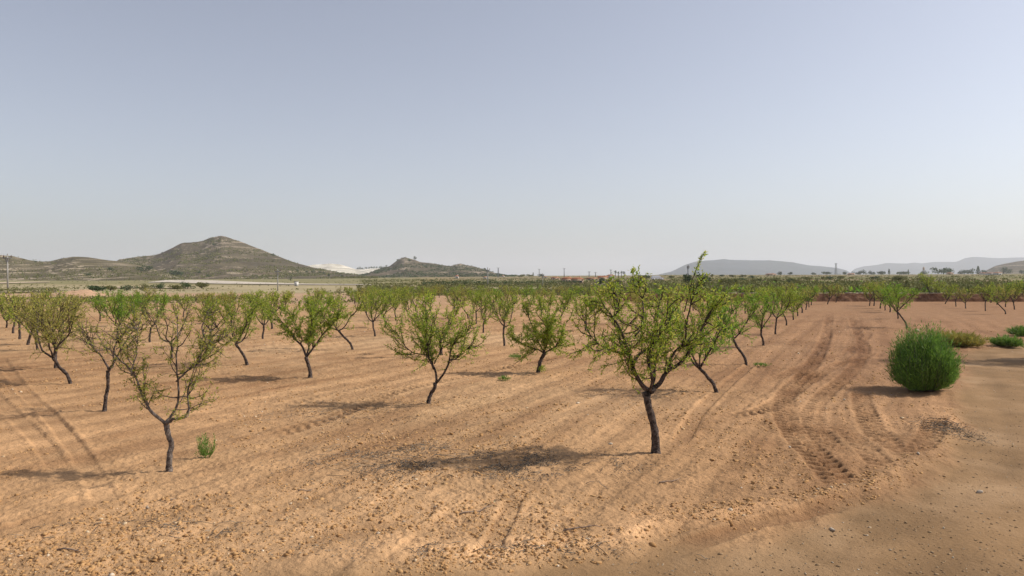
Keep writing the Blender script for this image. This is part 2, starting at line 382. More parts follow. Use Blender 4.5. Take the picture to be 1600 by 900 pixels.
# ------------------------------------------------------------ hills and mountains
def ridge(name, sil, d0, dc, d1, cols, m, rough=1.0, nseg=60, step=1.2, seed=0, kind='structure', rock=None):
    """a hill as a height field: foot at d0, crest at dc following its skyline, back foot at d1"""
    sil = np.array(sil, float); px = np.arange(sil[0, 0], sil[-1, 0] + .01, step); sy = np.interp(px, sil[:, 0], sil[:, 1])
    sy = np.convolve(np.pad(sy, 3, 'edge'), np.ones(7) / 7, 'valid') * .6 + sy * .4
    u = (px - 800) / F_PX
    t = np.linspace(0, 1, nseg); t2 = np.linspace(1, 0, nseg // 4 + 1)[1:]
    dd = np.concatenate([d0 + (dc - d0) * t, dc + (d1 - dc) * (1 - t2)]); tt = np.concatenate([t, t2])
    D, U = np.meshgrid(dd, u, indexing='ij'); T = np.repeat(tt[:, None], len(u), 1)
    Xh = U * D; Yh = D; zc = CAMH + (Y0 - sy)[None] / F_PX * dc
    base = macro(Xh, Yh)
    crest = np.maximum(zc - base[nseg - 1], 0)
    k = dc / 1300.
    gul = fbm(Xh / (90 * k) + seed, Yh / (200 * k), 4, seed) * .55 * (T * (1 - T)) * 2.2 * rough
    prof = T ** 1.35 + gul * np.sin(np.pi * T)
    Zh = base + crest * np.clip(prof, 0, 1.0) - 1.0 * (1 - sstep(0, .06, T)) + crest * rough * .05 * fbm(Xh / (25 * k), Yh / (40 * k), 3, seed + 1) * sstep(.02, .2, T)
    Vh = np.stack([Xh, Yh, Zh], -1); nn, mm = D.shape
    c1, c2, c3 = [np.array(c) for c in cols]
    n1 = fbm(Xh / (30 * k), Yh / (110 * k) + Zh / (9 * k), 4, seed)[..., None]
    n2 = fbm(Xh / (9 * k) + 5, Zh / (1.6 * k), 4, seed + 2)[..., None]
    n3 = fbm(Xh / (60 * k) + 9, Zh / (10 * k), 3, seed + 3)[..., None]
    Ch = c1 * (1 + .8 * n1)
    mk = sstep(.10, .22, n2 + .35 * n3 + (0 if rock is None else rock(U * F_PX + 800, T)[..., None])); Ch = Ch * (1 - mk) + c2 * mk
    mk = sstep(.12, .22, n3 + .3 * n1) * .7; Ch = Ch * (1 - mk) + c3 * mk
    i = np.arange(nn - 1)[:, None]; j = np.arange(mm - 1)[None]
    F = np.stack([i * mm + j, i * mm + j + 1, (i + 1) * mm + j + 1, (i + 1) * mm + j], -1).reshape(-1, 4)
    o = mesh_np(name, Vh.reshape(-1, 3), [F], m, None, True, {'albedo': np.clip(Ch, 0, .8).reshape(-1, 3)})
    tag(o, kind=kind); return (px, dd[:nseg], Vh[:nseg])
HC = [(.105, .086, .052), (.31, .25, .18), (.13, .10, .062)]
R = {}
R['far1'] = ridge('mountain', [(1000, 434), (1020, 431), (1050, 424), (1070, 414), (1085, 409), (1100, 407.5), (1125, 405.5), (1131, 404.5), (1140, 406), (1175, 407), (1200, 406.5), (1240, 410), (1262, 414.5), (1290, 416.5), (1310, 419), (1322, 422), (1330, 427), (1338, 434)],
      6300, 8000, 10500, [(.018, .032, .040), (.05, .062, .062), (.025, .042, .042)], M['mountain'], seed=1)  # slope colours tinted bluish, haze blue painted into the albedo
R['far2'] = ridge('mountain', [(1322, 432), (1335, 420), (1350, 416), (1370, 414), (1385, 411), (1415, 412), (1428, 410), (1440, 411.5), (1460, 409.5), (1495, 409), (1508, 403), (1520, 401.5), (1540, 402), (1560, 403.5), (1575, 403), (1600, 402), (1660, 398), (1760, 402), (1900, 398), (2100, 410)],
      8800, 10800, 13500, [(.015, .028, .040), (.035, .048, .055), (.02, .035, .042)], M['mountain'], seed=3)  # farther range: blue of the distance haze also put into its colours
R['g'] = ridge('hill', [(1520, 432), (1540, 423), (1556, 415), (1575, 411), (1600, 407), (1650, 400), (1720, 396), (1850, 392), (2000, 402)],
      1500, 2400, 3300, HC, M['hill'], seed=2)
R['quarry'] = ridge('hill', [(440, 430), (470, 418), (488, 413.5), (505, 413), (515, 411.5), (535, 414), (556, 421), (575, 420), (612, 418), (650, 420), (700, 430)],
      1650, 2300, 3000, [(.62, .57, .46), (.78, .73, .62), (.50, .44, .32)], M['hill'], seed=5)
R['c'] = ridge('hill', [(545, 433), (575, 427), (595, 419), (608, 416.5), (618, 409), (626, 404), (632, 401.5), (640, 403.5), (648, 405.5), (656, 409.5), (680, 412), (700, 415.5), (703, 416), (718, 412), (740, 416), (760, 422), (782, 429), (805, 434)],
      1000, 1600, 2100, HC, M['hill'], seed=7, step=.8, rock=lambda p, t: .22 * np.exp(-((p - 632) / 14) ** 2) * (t > .75) + .2 * np.exp(-((p - 725) / 22) ** 2) * (t > .6))
R['main'] = ridge('hill', [(130, 432), (170, 416), (187, 405), (215, 401), (240, 399), (254, 395), (268, 388), (284, 380.5), (305, 379), (318, 376.5), (330, 371.5), (346, 368.5), (358, 371), (380, 379), (400, 387), (430, 398), (462, 410.5), (490, 418), (530, 426), (590, 434)],
      780, 1300, 1900, HC, M['hill'], seed=4, step=.8, nseg=90, rock=lambda p, t: .10 * np.exp(-((p - 345) / 40) ** 2) * (t > .8) + .05 * (t < .22) + .12 * (p < 235) * (t > .5))
R['low'] = ridge('hill', [(-900, 425), (-600, 398), (-250, 384), (-100, 396), (0, 398.5), (20, 400), (45, 406), (62, 408.5), (80, 408), (95, 404), (115, 401), (140, 402.5), (165, 406), (185, 408), (215, 414), (250, 424), (290, 434)],
      560, 900, 1300, [(.12, .10, .055), (.37, .30, .21), (.15, .125, .065)], M['hill'], seed=6, step=.8, nseg=80, rock=lambda p, t: .04 + 0 * t)

def hill_pt(key, px, py):
    """point on a hill's front slope seen at a place of the photograph"""
    ps, dd, Vh = R[key]; j = int(np.argmin(abs(ps - px))); c = Vh[:, j]
    yy = Y0 - F_PX * (c[:, 2] - CAMH) / c[:, 1]; vis = np.minimum.accumulate(yy)
    k = int(np.argmin(abs(vis - py))); return c[k]

# ------------------------------------------------------------ terrace bank on the right
def rubble_wall():
    xs = np.arange(14, 78, .12); zs = np.linspace(0, 1, 12)
    XX, TT = np.meshgrid(xs, zs, indexing='ij'); 
    top = 1.02 + .10 * fbm(xs / 3, xs * 0, 2, 1) + .08 * fbm(xs * 1.5, xs * 0, 2, 0)
    ZZ = TT * top[:, None]; by = bank_y(xs)[:, None]
    YY = by - .30 - .28 * (1 - TT) + .16 * fbm(XX * 1.4, ZZ * 2.5, 3, 0)
    front = np.stack([XX, YY, ZZ + .0 * XX - .03], -1)
    back = np.stack([xs, bank_y(xs) + .35, top - .02], -1)[:, None]
    Vw = np.concatenate([front, back], 1); n, m = Vw.shape[:2]
    i = np.arange(n - 1)[:, None]; j = np.arange(m - 1)[None]
    F = np.stack([i * m + j, (i + 1) * m + j, (i + 1) * m + j + 1, i * m + j + 1], -1).reshape(-1, 4)
    return Vw.reshape(-1, 3), F
Vw, Fw = rubble_wall()
M['bank'] = mat('red_rubble', (.12, .06, .033), (.30, .17, .10), 1.1, .95, .12, 3.0, detail=10)
M['cope'] = mat('pale_coping', (.25, .19, .14), (.50, .43, .34), 2.0, .9, .04, 6.0)
w = empty('stone_wall', (14, 91.7, 0)); tag(w, 'long low wall of reddish rubble holding up the terrace behind the orchard', 'wall')
o = mesh_np('wall_face', Vw - np.array([14, 91.7, 0]), [Fw], M['bank'], w)
cp = MB(); x = 22.0
while x < 60:
    L = random.uniform(.4, 1.1)
    if random.random() < .7:
        cp.box((x - 14 + L / 2, float(bank_y(x)) - 91.7 - .12 + random.uniform(-.05, .05), 1.06 + random.uniform(-.03, .03)), (L * .95, random.uniform(.3, .45), random.uniform(.07, .14)), random.uniform(-.06, .06))
    x += L
cp.build('coping', M['cope'], w)

# ------------------------------------------------------------ almond trees
def smooth_path(P, n=4):
    P = np.asarray(P, float)
    if len(P) < 3: return P
    Q = np.vstack([2 * P[0] - P[1], P, 2 * P[-1] - P[-2]]); out = []
    for i in range(1, len(Q) - 2):
        for t in np.linspace(0, 1, n, endpoint=False):
            a, b, c, d = Q[i - 1:i + 3]
            out.append(.5 * (2 * b + (c - a) * t + (2 * a - 5 * b + 4 * c - d) * t * t + (3 * b - a - 3 * c + d) * t ** 3))
    out.append(Q[-2]); return np.array(out)
def nrm(v): return v / (np.linalg.norm(v) + 1e-9)
def shoot(p, d, L, n=6, up=.25, wob=.28):
    P = [p]; d = nrm(d)
    for i in range(n):
        d = nrm(d + rng.normal(size=3) * wob + np.array([0, 0, up])); P.append(P[-1] + d * L / n)
    return np.array(P)
def tree_mesh(trunk, limbs, r0=.075, leaf_n=1.0, leaf_L=.06, twig=1.0, top=2.6, lean_out=.85, sides=8, droop=.0, low=1.0, leaf_w=.17):
    """trunk: polyline; limbs: list of (polyline, start radius). returns wood, foliage builders"""
    W = MB(); Lf = MB()
    tp = smooth_path(trunk, 5); tp = tp + np.cumsum(rng.normal(size=tp.shape) * .006, 0) * [1, 1, 0]
    tr = np.interp(np.linspace(0, 1, len(tp)), [0, .06, .25, .7, 1], [r0 * 1.7, r0 * 1.2, r0 * .95, r0 * .85, r0 * .95])
    W.tube(tp, tr, sides + 2, .30)
    c0 = tp[-1]
    lp, ld, ll = [], [], []
    def put_leaves(P, dens, size=1.0, start=0.0):
        seg = np.diff(P, axis=0); sl = np.linalg.norm(seg, axis=1); Ltot = sl.sum()
        n = max(1, int(Ltot * dens * 42 * leaf_n))
        t = start + (1 - start) * rng.random(n); f = t * (len(P) - 1); i = np.minimum(f.astype(int), len(P) - 2); fr = (f - i)[:, None]
        q = P[i] * (1 - fr) + P[i + 1] * fr
        d = nrm(P[-1] - P[0]) * .5 + rng.normal(size=(n, 3)) * .75 + np.array([0, 0, -.1])
        keep = q[:, 2] > .35
        lp.append((q + rng.normal(size=q.shape) * .008)[keep]); ld.append(d[keep]); ll.append((leaf_L * size * rng.uniform(.6, 1.25, n))[keep])
    for P, r in limbs:
        P = smooth_path(P, 4); m = len(P)
        P = P + np.cumsum(rng.normal(size=P.shape) * .008, 0) * (np.arange(m) > 0)[:, None]
        W.tube(P, np.interp(np.linspace(0, 1, m), [0, .5, 1], [r, r * .62, r * .2]), sides, .14)
        Lm = np.linalg.norm(np.diff(P, axis=0), axis=1).sum()
        n2 = int(Lm * 7.5 * twig) + 2
        for t in np.sort(rng.uniform(.22, 1.0, n2)):
            k = min(int(t * (m - 1)), m - 2); p = P[k]; T = nrm(P[k + 1] - P[k])
            out = p - c0; out[2] = 0; out = nrm(out + rng.normal(size=3) * .25)
            room = max(.25, top - p[2])
            d = T * .5 + out * lean_out * rng.uniform(.2, 1.5) + np.array([0, 0, .28]) + rng.normal(size=3) * .5
            L2 = min(rng.uniform(.35, .95), room * 1.1) * (1.05 - .35 * t)
            P2 = shoot(p, d, L2, 6, .16 - droop, .22)
            if P2[:, 2].max() > top + .25: continue
            W.tube(P2, np.linspace(.011, .003, len(P2)) * (r0 / .06) ** .5, 4)
            put_leaves(P2, .7, 1, .25)
            for _ in range(int(L2 * 9 * twig) + 1):
                a = rng.uniform(.15, 1); k2 = min(int(a * 6), 5)
                d3 = nrm(P2[k2 + 1] - P2[k2]) * .6 + rng.normal(size=3) * .75 + np.array([0, 0, .05 - droop])
                P3 = shoot(P2[k2], d3, rng.uniform(.10, .34), 4, .05 - droop, .25)
                W.tube(P3, [.0045, .0035, .003, .0025, .002], 3)
                put_leaves(P3, 1.25 * low if P3[0, 2] < 1.2 else 1.25)
        put_leaves(P[m // 2:], .6)
    if lp:
        P = np.concatenate(lp); D = np.concatenate(ld); L = np.concatenate(ll)
        Lf.leaves(P, D, L, L * leaf_w)
    return W, Lf
def xz(pts, y0=0.0, yd=0.0):
    """limb drawn in the tree's own frame with a sideways lean in depth"""
    n = len(pts); return np.array([(x, y0 + yd * (k / (n - 1)) ** .8 + random.uniform(-.02, .02) * (k > 0), z) for k, (x, z) in enumerate(pts)])
def random_tree(lean=None, fork=None, top=2.5, spread=1.0, nl=None, r0=.06, **kw):
    fork = fork or random.uniform(.45, .85); lean = random.uniform(-.25, .25) if lean is None else lean
    ly = random.uniform(-.15, .15)
    f = np.array([lean, ly, fork])
    trunk = [np.array([0, 0, -.12]), np.array([lean * .15, ly * .2, fork * .3]), np.array([lean * .55 + random.uniform(-.04, .04), ly * .6, fork * .65]), f]
    limbs = []; nl = nl or random.choice([3, 4, 4]); a0 = random.uniform(0, 6.28)
    for k in range(nl):
        a = a0 + 6.283 * k / nl + random.uniform(-.4, .4); R_ = spread * random.uniform(.65, 1.0); h = top - fork
        o = np.array([math.cos(a), math.sin(a), 0])
        e = random.uniform(.62, .85)
        P = [f, f + o * R_ * .28 + [0, 0, h * .13], f + o * R_ * .58 + [0, 0, h * .36], f + o * R_ * .8 + [0, 0, h * .6], f + o * R_ * .95 + [0, 0, h * e]]
        P = [P[0]] + [q + rng.normal(size=3) * .05 for q in P[1:]]
        limbs.append((P, r0 * .62))
        if random.random() < .75:
            b = a + random.choice([-1, 1]) * random.uniform(.5, 1.0); o2 = np.array([math.cos(b), math.sin(b), 0])
            q = P[2]; limbs.append(([q, q + o2 * .22 + [0, 0, h * .12], q + o2 * .4 + [0, 0, h * .33], q + o2 * .5 + [0, 0, h * .5]], r0 * .38))
    q = f + [0, 0, 0]
    if random.random() < .7: limbs.append(([q, q + [random.uniform(-.1, .1), random.uniform(-.1, .1), (top - fork) * .3], q + [random.uniform(-.25, .25), random.uniform(-.25, .25), (top - fork) * .75]], r0 * .45))
    return tree_mesh(trunk, limbs, r0=r0, top=top, **kw)
GN = 'almond trees planted in rows on the bare field'
def place_tree(W, Lf, x, y, label, leafm, barkm='bark', rz=0.0, group=GN):
    t = empty('almond_tree', (x, y, gz(x, y)), rz); tag(t, label, 'almond tree', group)
    W.build('trunk', M[barkm], t, True); Lf.build('crown', M[leafm], t)
    return t
placed = []
def here(px, py): p = gpt(px, py); placed.append(p); return p

# 1 the large tree in front of the right row
p = here(1026, 711)
T0 = [(0, -.1), (0, .2), (-.01, .41), (-.07, .75), (-.11, 1.04)]
tr = xz(T0); f = (-.11, 1.04)
L = [([f, (-.28, 1.15), (-.42, 1.41), (-.5, 1.73), (-.66, 2.08), (-.92, 2.44), (-1.02, 2.6)], .0, -.25, .05),
     ([f, (.06, 1.17), (.22, 1.37), (.50, 1.54), (.73, 1.88), (1.0, 2.3), (1.1, 2.5)], 0, .25, .055),
     ([(-.42, 1.41), (-.34, 1.6), (-.1, 1.77), (.06, 1.92), (.1, 2.3), (.15, 2.6)], -.1, .45, .034),
     ([(.22, 1.37), (.3, 1.65), (.46, 1.88), (.48, 2.32), (.58, 2.68), (.66, 2.95)], .1, -.15, .03),
     ([(-.4, 2.0), (-.28, 2.16), (-.26, 2.5), (-.30, 2.75), (-.34, 2.95)], -.2, .2, .02),
     ([(-.5, 1.73), (-.65, 1.72), (-.9, 1.77), (-1.15, 1.9), (-1.3, 2.15)], -.1, -.35, .02),
     ([f, (-.1, 1.3), (-.2, 1.7), (0, 2.1), (.1, 2.5)], 0, -.6, .034),
     ([f, (0, 1.3), (.1, 1.65), (.3, 2.0), (.4, 2.4)], 0, .65, .034),
     ([(-.66, 2.08), (-.75, 2.3), (-.72, 2.65), (-.8, 2.9)], -.15, -.3, .016)]
Wm, Lf = tree_mesh(tr, [(xz(q, a, b), r) for q, a, b, r in [(q, a, b, r * .85) for q, a, b, r in L]], r0=.070, leaf_n=1.02, leaf_L=.058, twig=1.2, top=3.0, droop=.07, lean_out=.8, sides=9)
tip = smooth_path([(.46, -.05, 2.4), (.55, -.08, 2.8), (.62, -.1, 3.05), (.72, -.1, 3.28), (.80, -.1, 3.42)]); Wm.tube(tip, np.linspace(.010, .003, len(tip)), 5)
n = 90; k = rng.uniform(.5, 1, n) * (len(tip) - 1); k = k.astype(int); q = tip[k] + rng.normal(size=(n, 3)) * .012; Lf.leaves(q, rng.normal(size=(n, 3)) + [.4, 0, .6], .06, .011)
tip = smooth_path([(-.36, .0, 2.7), (-.9 + .5, .02, 3.0), (-.36, .0, 3.12)]); Wm.tube(tip, np.linspace(.008, .003, len(tip)), 5)
n = 60; q = tip[rng.integers(3, len(tip), n)] + rng.normal(size=(n, 3)) * .03; Lf.leaves(q, rng.normal(size=(n, 3)) + [0, 0, .5], .06, .011)
place_tree(Wm, Lf, p[0], p[1], 'largest almond tree, dark straight trunk, one long shoot rising above its crown', 'leaf')

# 2 the sparse pale tree on the left
p = here(264, 738)
f = (-.06, .72)
L = [([f, (-.27, .91), (-.37, 1.08), (-.53, 1.49), (-.8, 1.76), (-1.05, 1.95)], .0, -.15, .032),
     ([f, (.01, .87), (.08, 1.08), (.06, 1.4), (.05, 1.79), (.03, 2.25), (.0, 2.5)], 0, .1, .028),
     ([f, (.08, .84), (.23, .87), (.33, 1.01), (.30, 1.19), (.38, 1.47), (.44, 1.7)], 0, -.1, .03),
     ([(.08, 1.38), (.3, 1.61), (.51, 1.93), (.68, 2.02), (.9, 2.2)], .05, .2, .02),
     ([(.51, 1.93), (.42, 2.2), (.50, 2.4), (.5, 2.5)], .15, .1, .014),
     ([(-.53, 1.49), (-.5, 1.8), (-.52, 2.1), (-.6, 2.3)], -.12, .3, .014)]
Wm, Lf = tree_mesh(xz([(0, -.1), (0, .15), (.02, .37), (-.03, .55), f]), [(xz(q, a, b), r) for q, a, b, r in [(q, a, b, r * .8) for q, a, b, r in L]], r0=.045, leaf_n=1.15, leaf_L=.05, twig=.9, top=2.5, lean_out=.9)
place_tree(Wm, Lf, p[0], p[1], 'nearly leafless almond tree with pale bare forking limbs, nearest tree on the left', 'leaf_y', 'bark_pale')

# 3 the open vase shaped tree in the middle
p = here(669, 632)
f = (.19, .50)
L = [([f, (.12, .82), (-.07, 1.17), (-.07, 1.5), (-.06, 1.84), (-.1, 2.2)], .0, .05, .03),
     ([f, (.38, .75), (.49, 1.03), (.56, 1.42), (.85, 1.67), (1.0, 1.9)], 0, -.1, .028),
     ([(.49, 1.03), (.7, 1.12), (.9, 1.3), (1.08, 1.52)], -.05, -.2, .015),
     ([(.14, .95), (.3, 1.28), (.24, 1.46), (.42, 1.75), (.5, 2.05)], .02, .35, .016),
     ([(-.07, 1.17), (-.36, 1.26), (-.6, 1.56), (-.75, 1.8)], .0, -.15, .015),
     ([(.12, .82), (0, 1.3), (.1, 1.7), (.2, 2.2)], .0, -.45, .018), ([(.12, .82), (0, 1.25), (-.2, 1.7), (-.35, 2.1)], .0, .5, .018)]
Wm, Lf = tree_mesh(xz([(0, -.1), (.04, .15), (.12, .32), f]), [(xz(q, a, b), r) for q, a, b, r in L], r0=.05, leaf_n=1.0, leaf_L=.058, twig=1.2, top=2.45)
place_tree(Wm, Lf, p[0], p[1], 'open vase shaped almond tree standing alone in the middle, its trunk leaning right', 'leaf')

# 4 the round tree left of the middle
p = here(484, 592); f = (-.10, .63)
L = [([f, (-.25, .97), (-.45, 1.2), (-.66, 1.5), (-.95, 1.84), (-1.1, 2.05)], 0, -.1, .034), ([f, (.08, .9), (.34, 1.29), (.7, 1.7), (.85, 2.0)], 0, .1, .034),
     ([(-.25, .97), (-.25, 1.2), (-.48, 1.6), (-.5, 2.1)], -.03, .3, .02), ([(.08, .9), (.05, 1.3), (.1, 1.7), (0, 2.2)], .03, -.4, .022), ([f, (-.1, 1.0), (-.1, 1.5), (.2, 2.1)], 0, .6, .025),
     ([(.34, 1.29), (.3, 1.6), (.45, 2.0), (.5, 2.3)], .05, .2, .016)]
Wm, Lf = tree_mesh(xz([(0, -.1), (-.01, .2), (-.04, .42), f]), [(xz(q, a, b), r) for q, a, b, r in L], r0=.06, leaf_n=1.25, leaf_L=.062, twig=1.3, top=2.5)
place_tree(Wm, Lf, p[0], p[1], 'round leafy almond tree with a wide V of limbs, left of the middle', 'leaf')

# 5 the low crowned tree with green suckers at its foot
p = here(840, 583); f = (.2, .62)
L = [([f, (0, .72), (-.2, .76), (-.6, .95), (-.95, 1.2)], 0, -.2, .03), ([f, (.05, .9), (-.1, 1.22), (-.3, 1.7), (-.4, 2.1)], 0, .2, .026), ([f, (.28, .85), (.44, 1.2), (.35, 1.6), (.4, 2.3)], 0, 0, .032),
     ([f, (.45, .75), (.65, .92), (.8, 1.3), (.95, 1.7)], 0, -.2, .028), ([(.44, 1.2), (.2, 1.5), (.1, 1.9), (.05, 2.3)], 0, .3, .018), ([f, (.2, 1.0), (.3, 1.5), (.6, 2.1)], 0, -.5, .025)]
Wm, Lf = tree_mesh(xz([(0, -.1), (.04, .2), (.1, .4), f]), [(xz(q, a, b), r) for q, a, b, r in L], r0=.065, leaf_n=1.8, leaf_L=.058, twig=1.3, top=2.45, droop=.03)
q = rng.normal(size=(260, 3)) * [.07, .07, .05] + [.1, 0, .12]; Lf.leaves(q, rng.normal(size=(260, 3)) + [0, 0, 1], .05, .011)
place_tree(Wm, Lf, p[0], p[1], 'almond tree with low spreading limbs and a green tuft at its foot', 'leaf')

# further trees one can tell apart (px, py, top, lean, fork, spread, leaf amount, leaf material, label)
NEAR = [
 (1121, 612, 2.45, -.45, .62, 1.0, 1.1, 'leaf_g', 'almond tree with a crooked leaning trunk just behind the largest tree'),
 (1168, 570, 2.5, -.42, .9, 1.05, 1.15, 'leaf_g', 'bright green almond tree, second behind the largest tree, long trunk leaning left'),
 (1193, 541, 2.4, -.12, .75, .9, 1.0, 'leaf_g', 'third almond tree behind the largest tree in the row beside the wheel tracks'),
 (1212, 523, 2.5, .05, .85, 1.0, 1.1, 'leaf', 'fourth almond tree behind the largest tree in the row beside the wheel tracks'),
 (1229, 509, 2.5, -.3, .8, 1.0, 1.1, 'leaf', 'fifth almond tree behind the largest tree in the row beside the wheel tracks'),
 (161, 643, 2.15, .14, .92, .7, .3, 'leaf_y', 'thin leaved almond tree with a slender forked trunk behind the nearly leafless one'),
 (110, 600, 2.5, -.4, .75, 1.1, .75, 'leaf_y', 'yellowing almond tree on the left with its trunk leaning left and wide limbs'),
 (85, 577, 2.4, -.1, .7, .9, .7, 'leaf_y', 'almond tree hidden half behind the wide yellowing one in the left edge row'),
 (58, 547, 2.4, 0, .6, 1.0, .9, 'leaf', 'almond tree with a short straight trunk, fifth in the left edge row'),
 (386, 570, 2.4, -.35, .75, 1.0, .95, 'leaf', 'almond tree with a thin bent trunk just left of the round leafy one'),
 (551, 546, 2.45, -.55, .8, 1.05, 1.0, 'leaf', 'almond tree with a long trunk leaning left, right behind the round leafy one'),
 (268, 560, 2.2, .0, .6, .8, .35, 'leaf_y', 'almost bare young almond tree behind the limbs of the nearly leafless one'),
 (234, 535, 2.35, .08, .7, .95, 1.0, 'leaf_g', 'dark green almond tree with an upright trunk in the third row at the left'),
 (183, 530, 2.35, .05, .7, 1.0, 1.15, 'leaf_g', 'bright dark green almond tree left of the upright one in the third row'),
 (410, 530, 2.4, .05, .65, .95, 1.0, 'leaf', 'almond tree behind the one with the thin bent trunk'),
 (586, 526, 2.4, -.12, .75, .95, .95, 'leaf', 'almond tree with straight trunk and two upswept limbs, right of the leaning one'),
 (603, 512, 2.3, -.12, .7, .9, .95, 'leaf', 'small almond tree with a slanting trunk behind the one with two upswept limbs'),
 (619, 501, 2.3, -.1, .7, .8, .8, 'leaf', 'small almond tree just left of the open vase shaped one'),
 (755, 520, 2.4, .1, .65, .95, 1.0, 'leaf', 'almond tree with a short dark trunk right of the open vase shaped one'),
 (788, 541, 2.3, .0, .85, .8, 1.05, 'leaf', 'almond tree with a thin upright trunk and round crown, left of the low spreading one'),
 (744, 506, 2.3, .0, .8, .85, .9, 'leaf', 'small almond tree just left of the one with the short dark trunk'),
 (732, 498, 2.3, -.5, .9, .85, .6, 'leaf_y', 'small almond tree leaning steeply left beside the gap in the rows'),
 (1418, 512, 2.5, -.6, .95, 1.15, 1.15, 'leaf_g', 'almond tree with a strongly bent trunk, nearest one across the wheel tracked gap'),
 (1404, 498, 2.4, -.1, .8, .95, 1.0, 'leaf', 'almond tree just behind the strongly bent one across the gap'),
 (1572, 491, 2.7, -.8, .9, 1.1, .9, 'leaf', 'almond tree with a long curved leaning trunk at the right edge'),
 (1540, 486, 2.4, 0, .95, .9, .8, 'leaf', 'almond tree with a straight bare trunk left of the curved one at the right edge'),
]
for (px, py, top, lean, fork, spr, ln, lm, lab) in NEAR:
    p = here(px, py); dd = p[1]
    Wm, Lf = random_tree(lean, fork, top, spr, r0=.049 if px != 161 else .042, leaf_n=ln * (1.12 if dd < 26 else .85), leaf_L=.056 if dd < 26 else .068, twig=1.0 if dd < 26 else .8, sides=7 if dd < 26 else 5, droop=.03)
    place_tree(Wm, Lf, p[0], p[1], lab, lm)

# lattice of the planting beyond them: eight kinds, copied
protos = []
for k in range(9):
    Wm, Lf = random_tree(None, None, random.uniform(2.2, 2.55), random.uniform(.85, 1.1), r0=.06, leaf_n=[.6, .55, .4, .7, .5, .25, .5, .65, .4][k], leaf_L=.085, twig=.7, sides=5, leaf_w=.24)
    t = empty('almond_tree', (0, -60, 0)); Wm.build('trunk', M['bark'], t, True); Lf.build('crown', M[['leaf', 'leaf', 'leaf_y', 'leaf_g', 'leaf', 'leaf_y', 'leaf', 'leaf_y', 'leaf_y'][k]], t)
    protos.append(t)
FARPX = [(1391, 488), (1383, 485), (1376, 482), (1366, 478), (1359, 478), (1509, 482), (1494, 479), (1477, 475), (1465, 471), (1453, 470), (1582, 472), (1240, 500), (1247, 494), (1254, 489), (1259, 484), (1264, 480), (1268, 477), (43, 539), (30, 530), (19, 521), (10, 513)]
spots = [(gpt(*q)[0], gpt(*q)[1]) for q in FARPX]
P0 = np.array([1.92, 12.77]); A = np.array([3.1, 6.33]); B = np.array([-3.78, 4.63])
for ii in range(-1, 34):
    for jj in range(-16, 34):
        q = P0 + ii * A + jj * B + rng.normal(size=2) * .35
        if q[1] < 22 or abs(q[0] / q[1]) > .74: continue
        px = sidx(q[0], q[1])
        lim = 76 if px < 520 else (118 if px < 960 else bank_y(q[0]) - 4)
        if q[1] > lim: continue
        if jj < 0 and px < 1345: continue
        if jj < 0 and q[1] < 62: continue
        if any((q[0] - s[0]) ** 2 + (q[1] - s[1]) ** 2 < 15 for s in placed): continue
        if any((q[0] - s[0]) ** 2 + (q[1] - s[1]) ** 2 < 12 for s in spots[:len(FARPX)]): continue
        spots.append((q[0], q[1]))
spots.sort(key=lambda s: s[1]); spots = spots[:262]
used = set()
LAND = [(60, 'at the left edge'), (150, 'below the earth mound'), (290, 'left of and below the steep hill'), (410, 'below the steep hill summit'), (560, 'below the white quarry'), (690, 'below the rocky knob'), (800, 'below the left end of the dark hedge'),
        (930, 'below the orange roofed farmhouse'), (1060, 'behind the largest crown'), (1170, 'right behind the largest crown'), (1330, 'in the row beside the wheel tracked gap'), (1400, 'in the row right of the gap'), (1500, 'in the right field behind the green bush'), (1e5, 'in the right field near the right edge')]
def far_label(x, y):
    px = sidx(x, y); w_ = next(b for a, b in LAND if px < a)
    dn = 'in a nearer row' if y < 48 else ('in a middle row' if y < 70 else 'in the farthest rows')
    return ('small almond tree ' + dn + ' ' + w_, 'almond trees ' + w_)
for n_, (x, y) in enumerate(spots):
    k = random.randrange(9); t = protos[k] if k not in used else copy_tree(protos[k]); used.add(k)
    t.location = (x, y, gz(x, y)); t.rotation_euler.z = random.uniform(0, 6.28); s = random.uniform(.88, 1.1) * (1 if sidx(x, y) > 1140 else float(np.interp(y, [30, 60, 110], [1, .80 if sidx(x, y) < 560 else .88, .80]))); t.scale = (s, s, s * random.uniform(.94, 1.04))
    lab, grp = far_label(x, y); tag(t, lab, 'almond tree', grp)
for k in range(9):
    if k not in used:
        for c in protos[k].children: bpy.data.objects.remove(c)
        bpy.data.objects.remove(protos[k])
print('lattice trees', len(spots), 'near', len(placed))

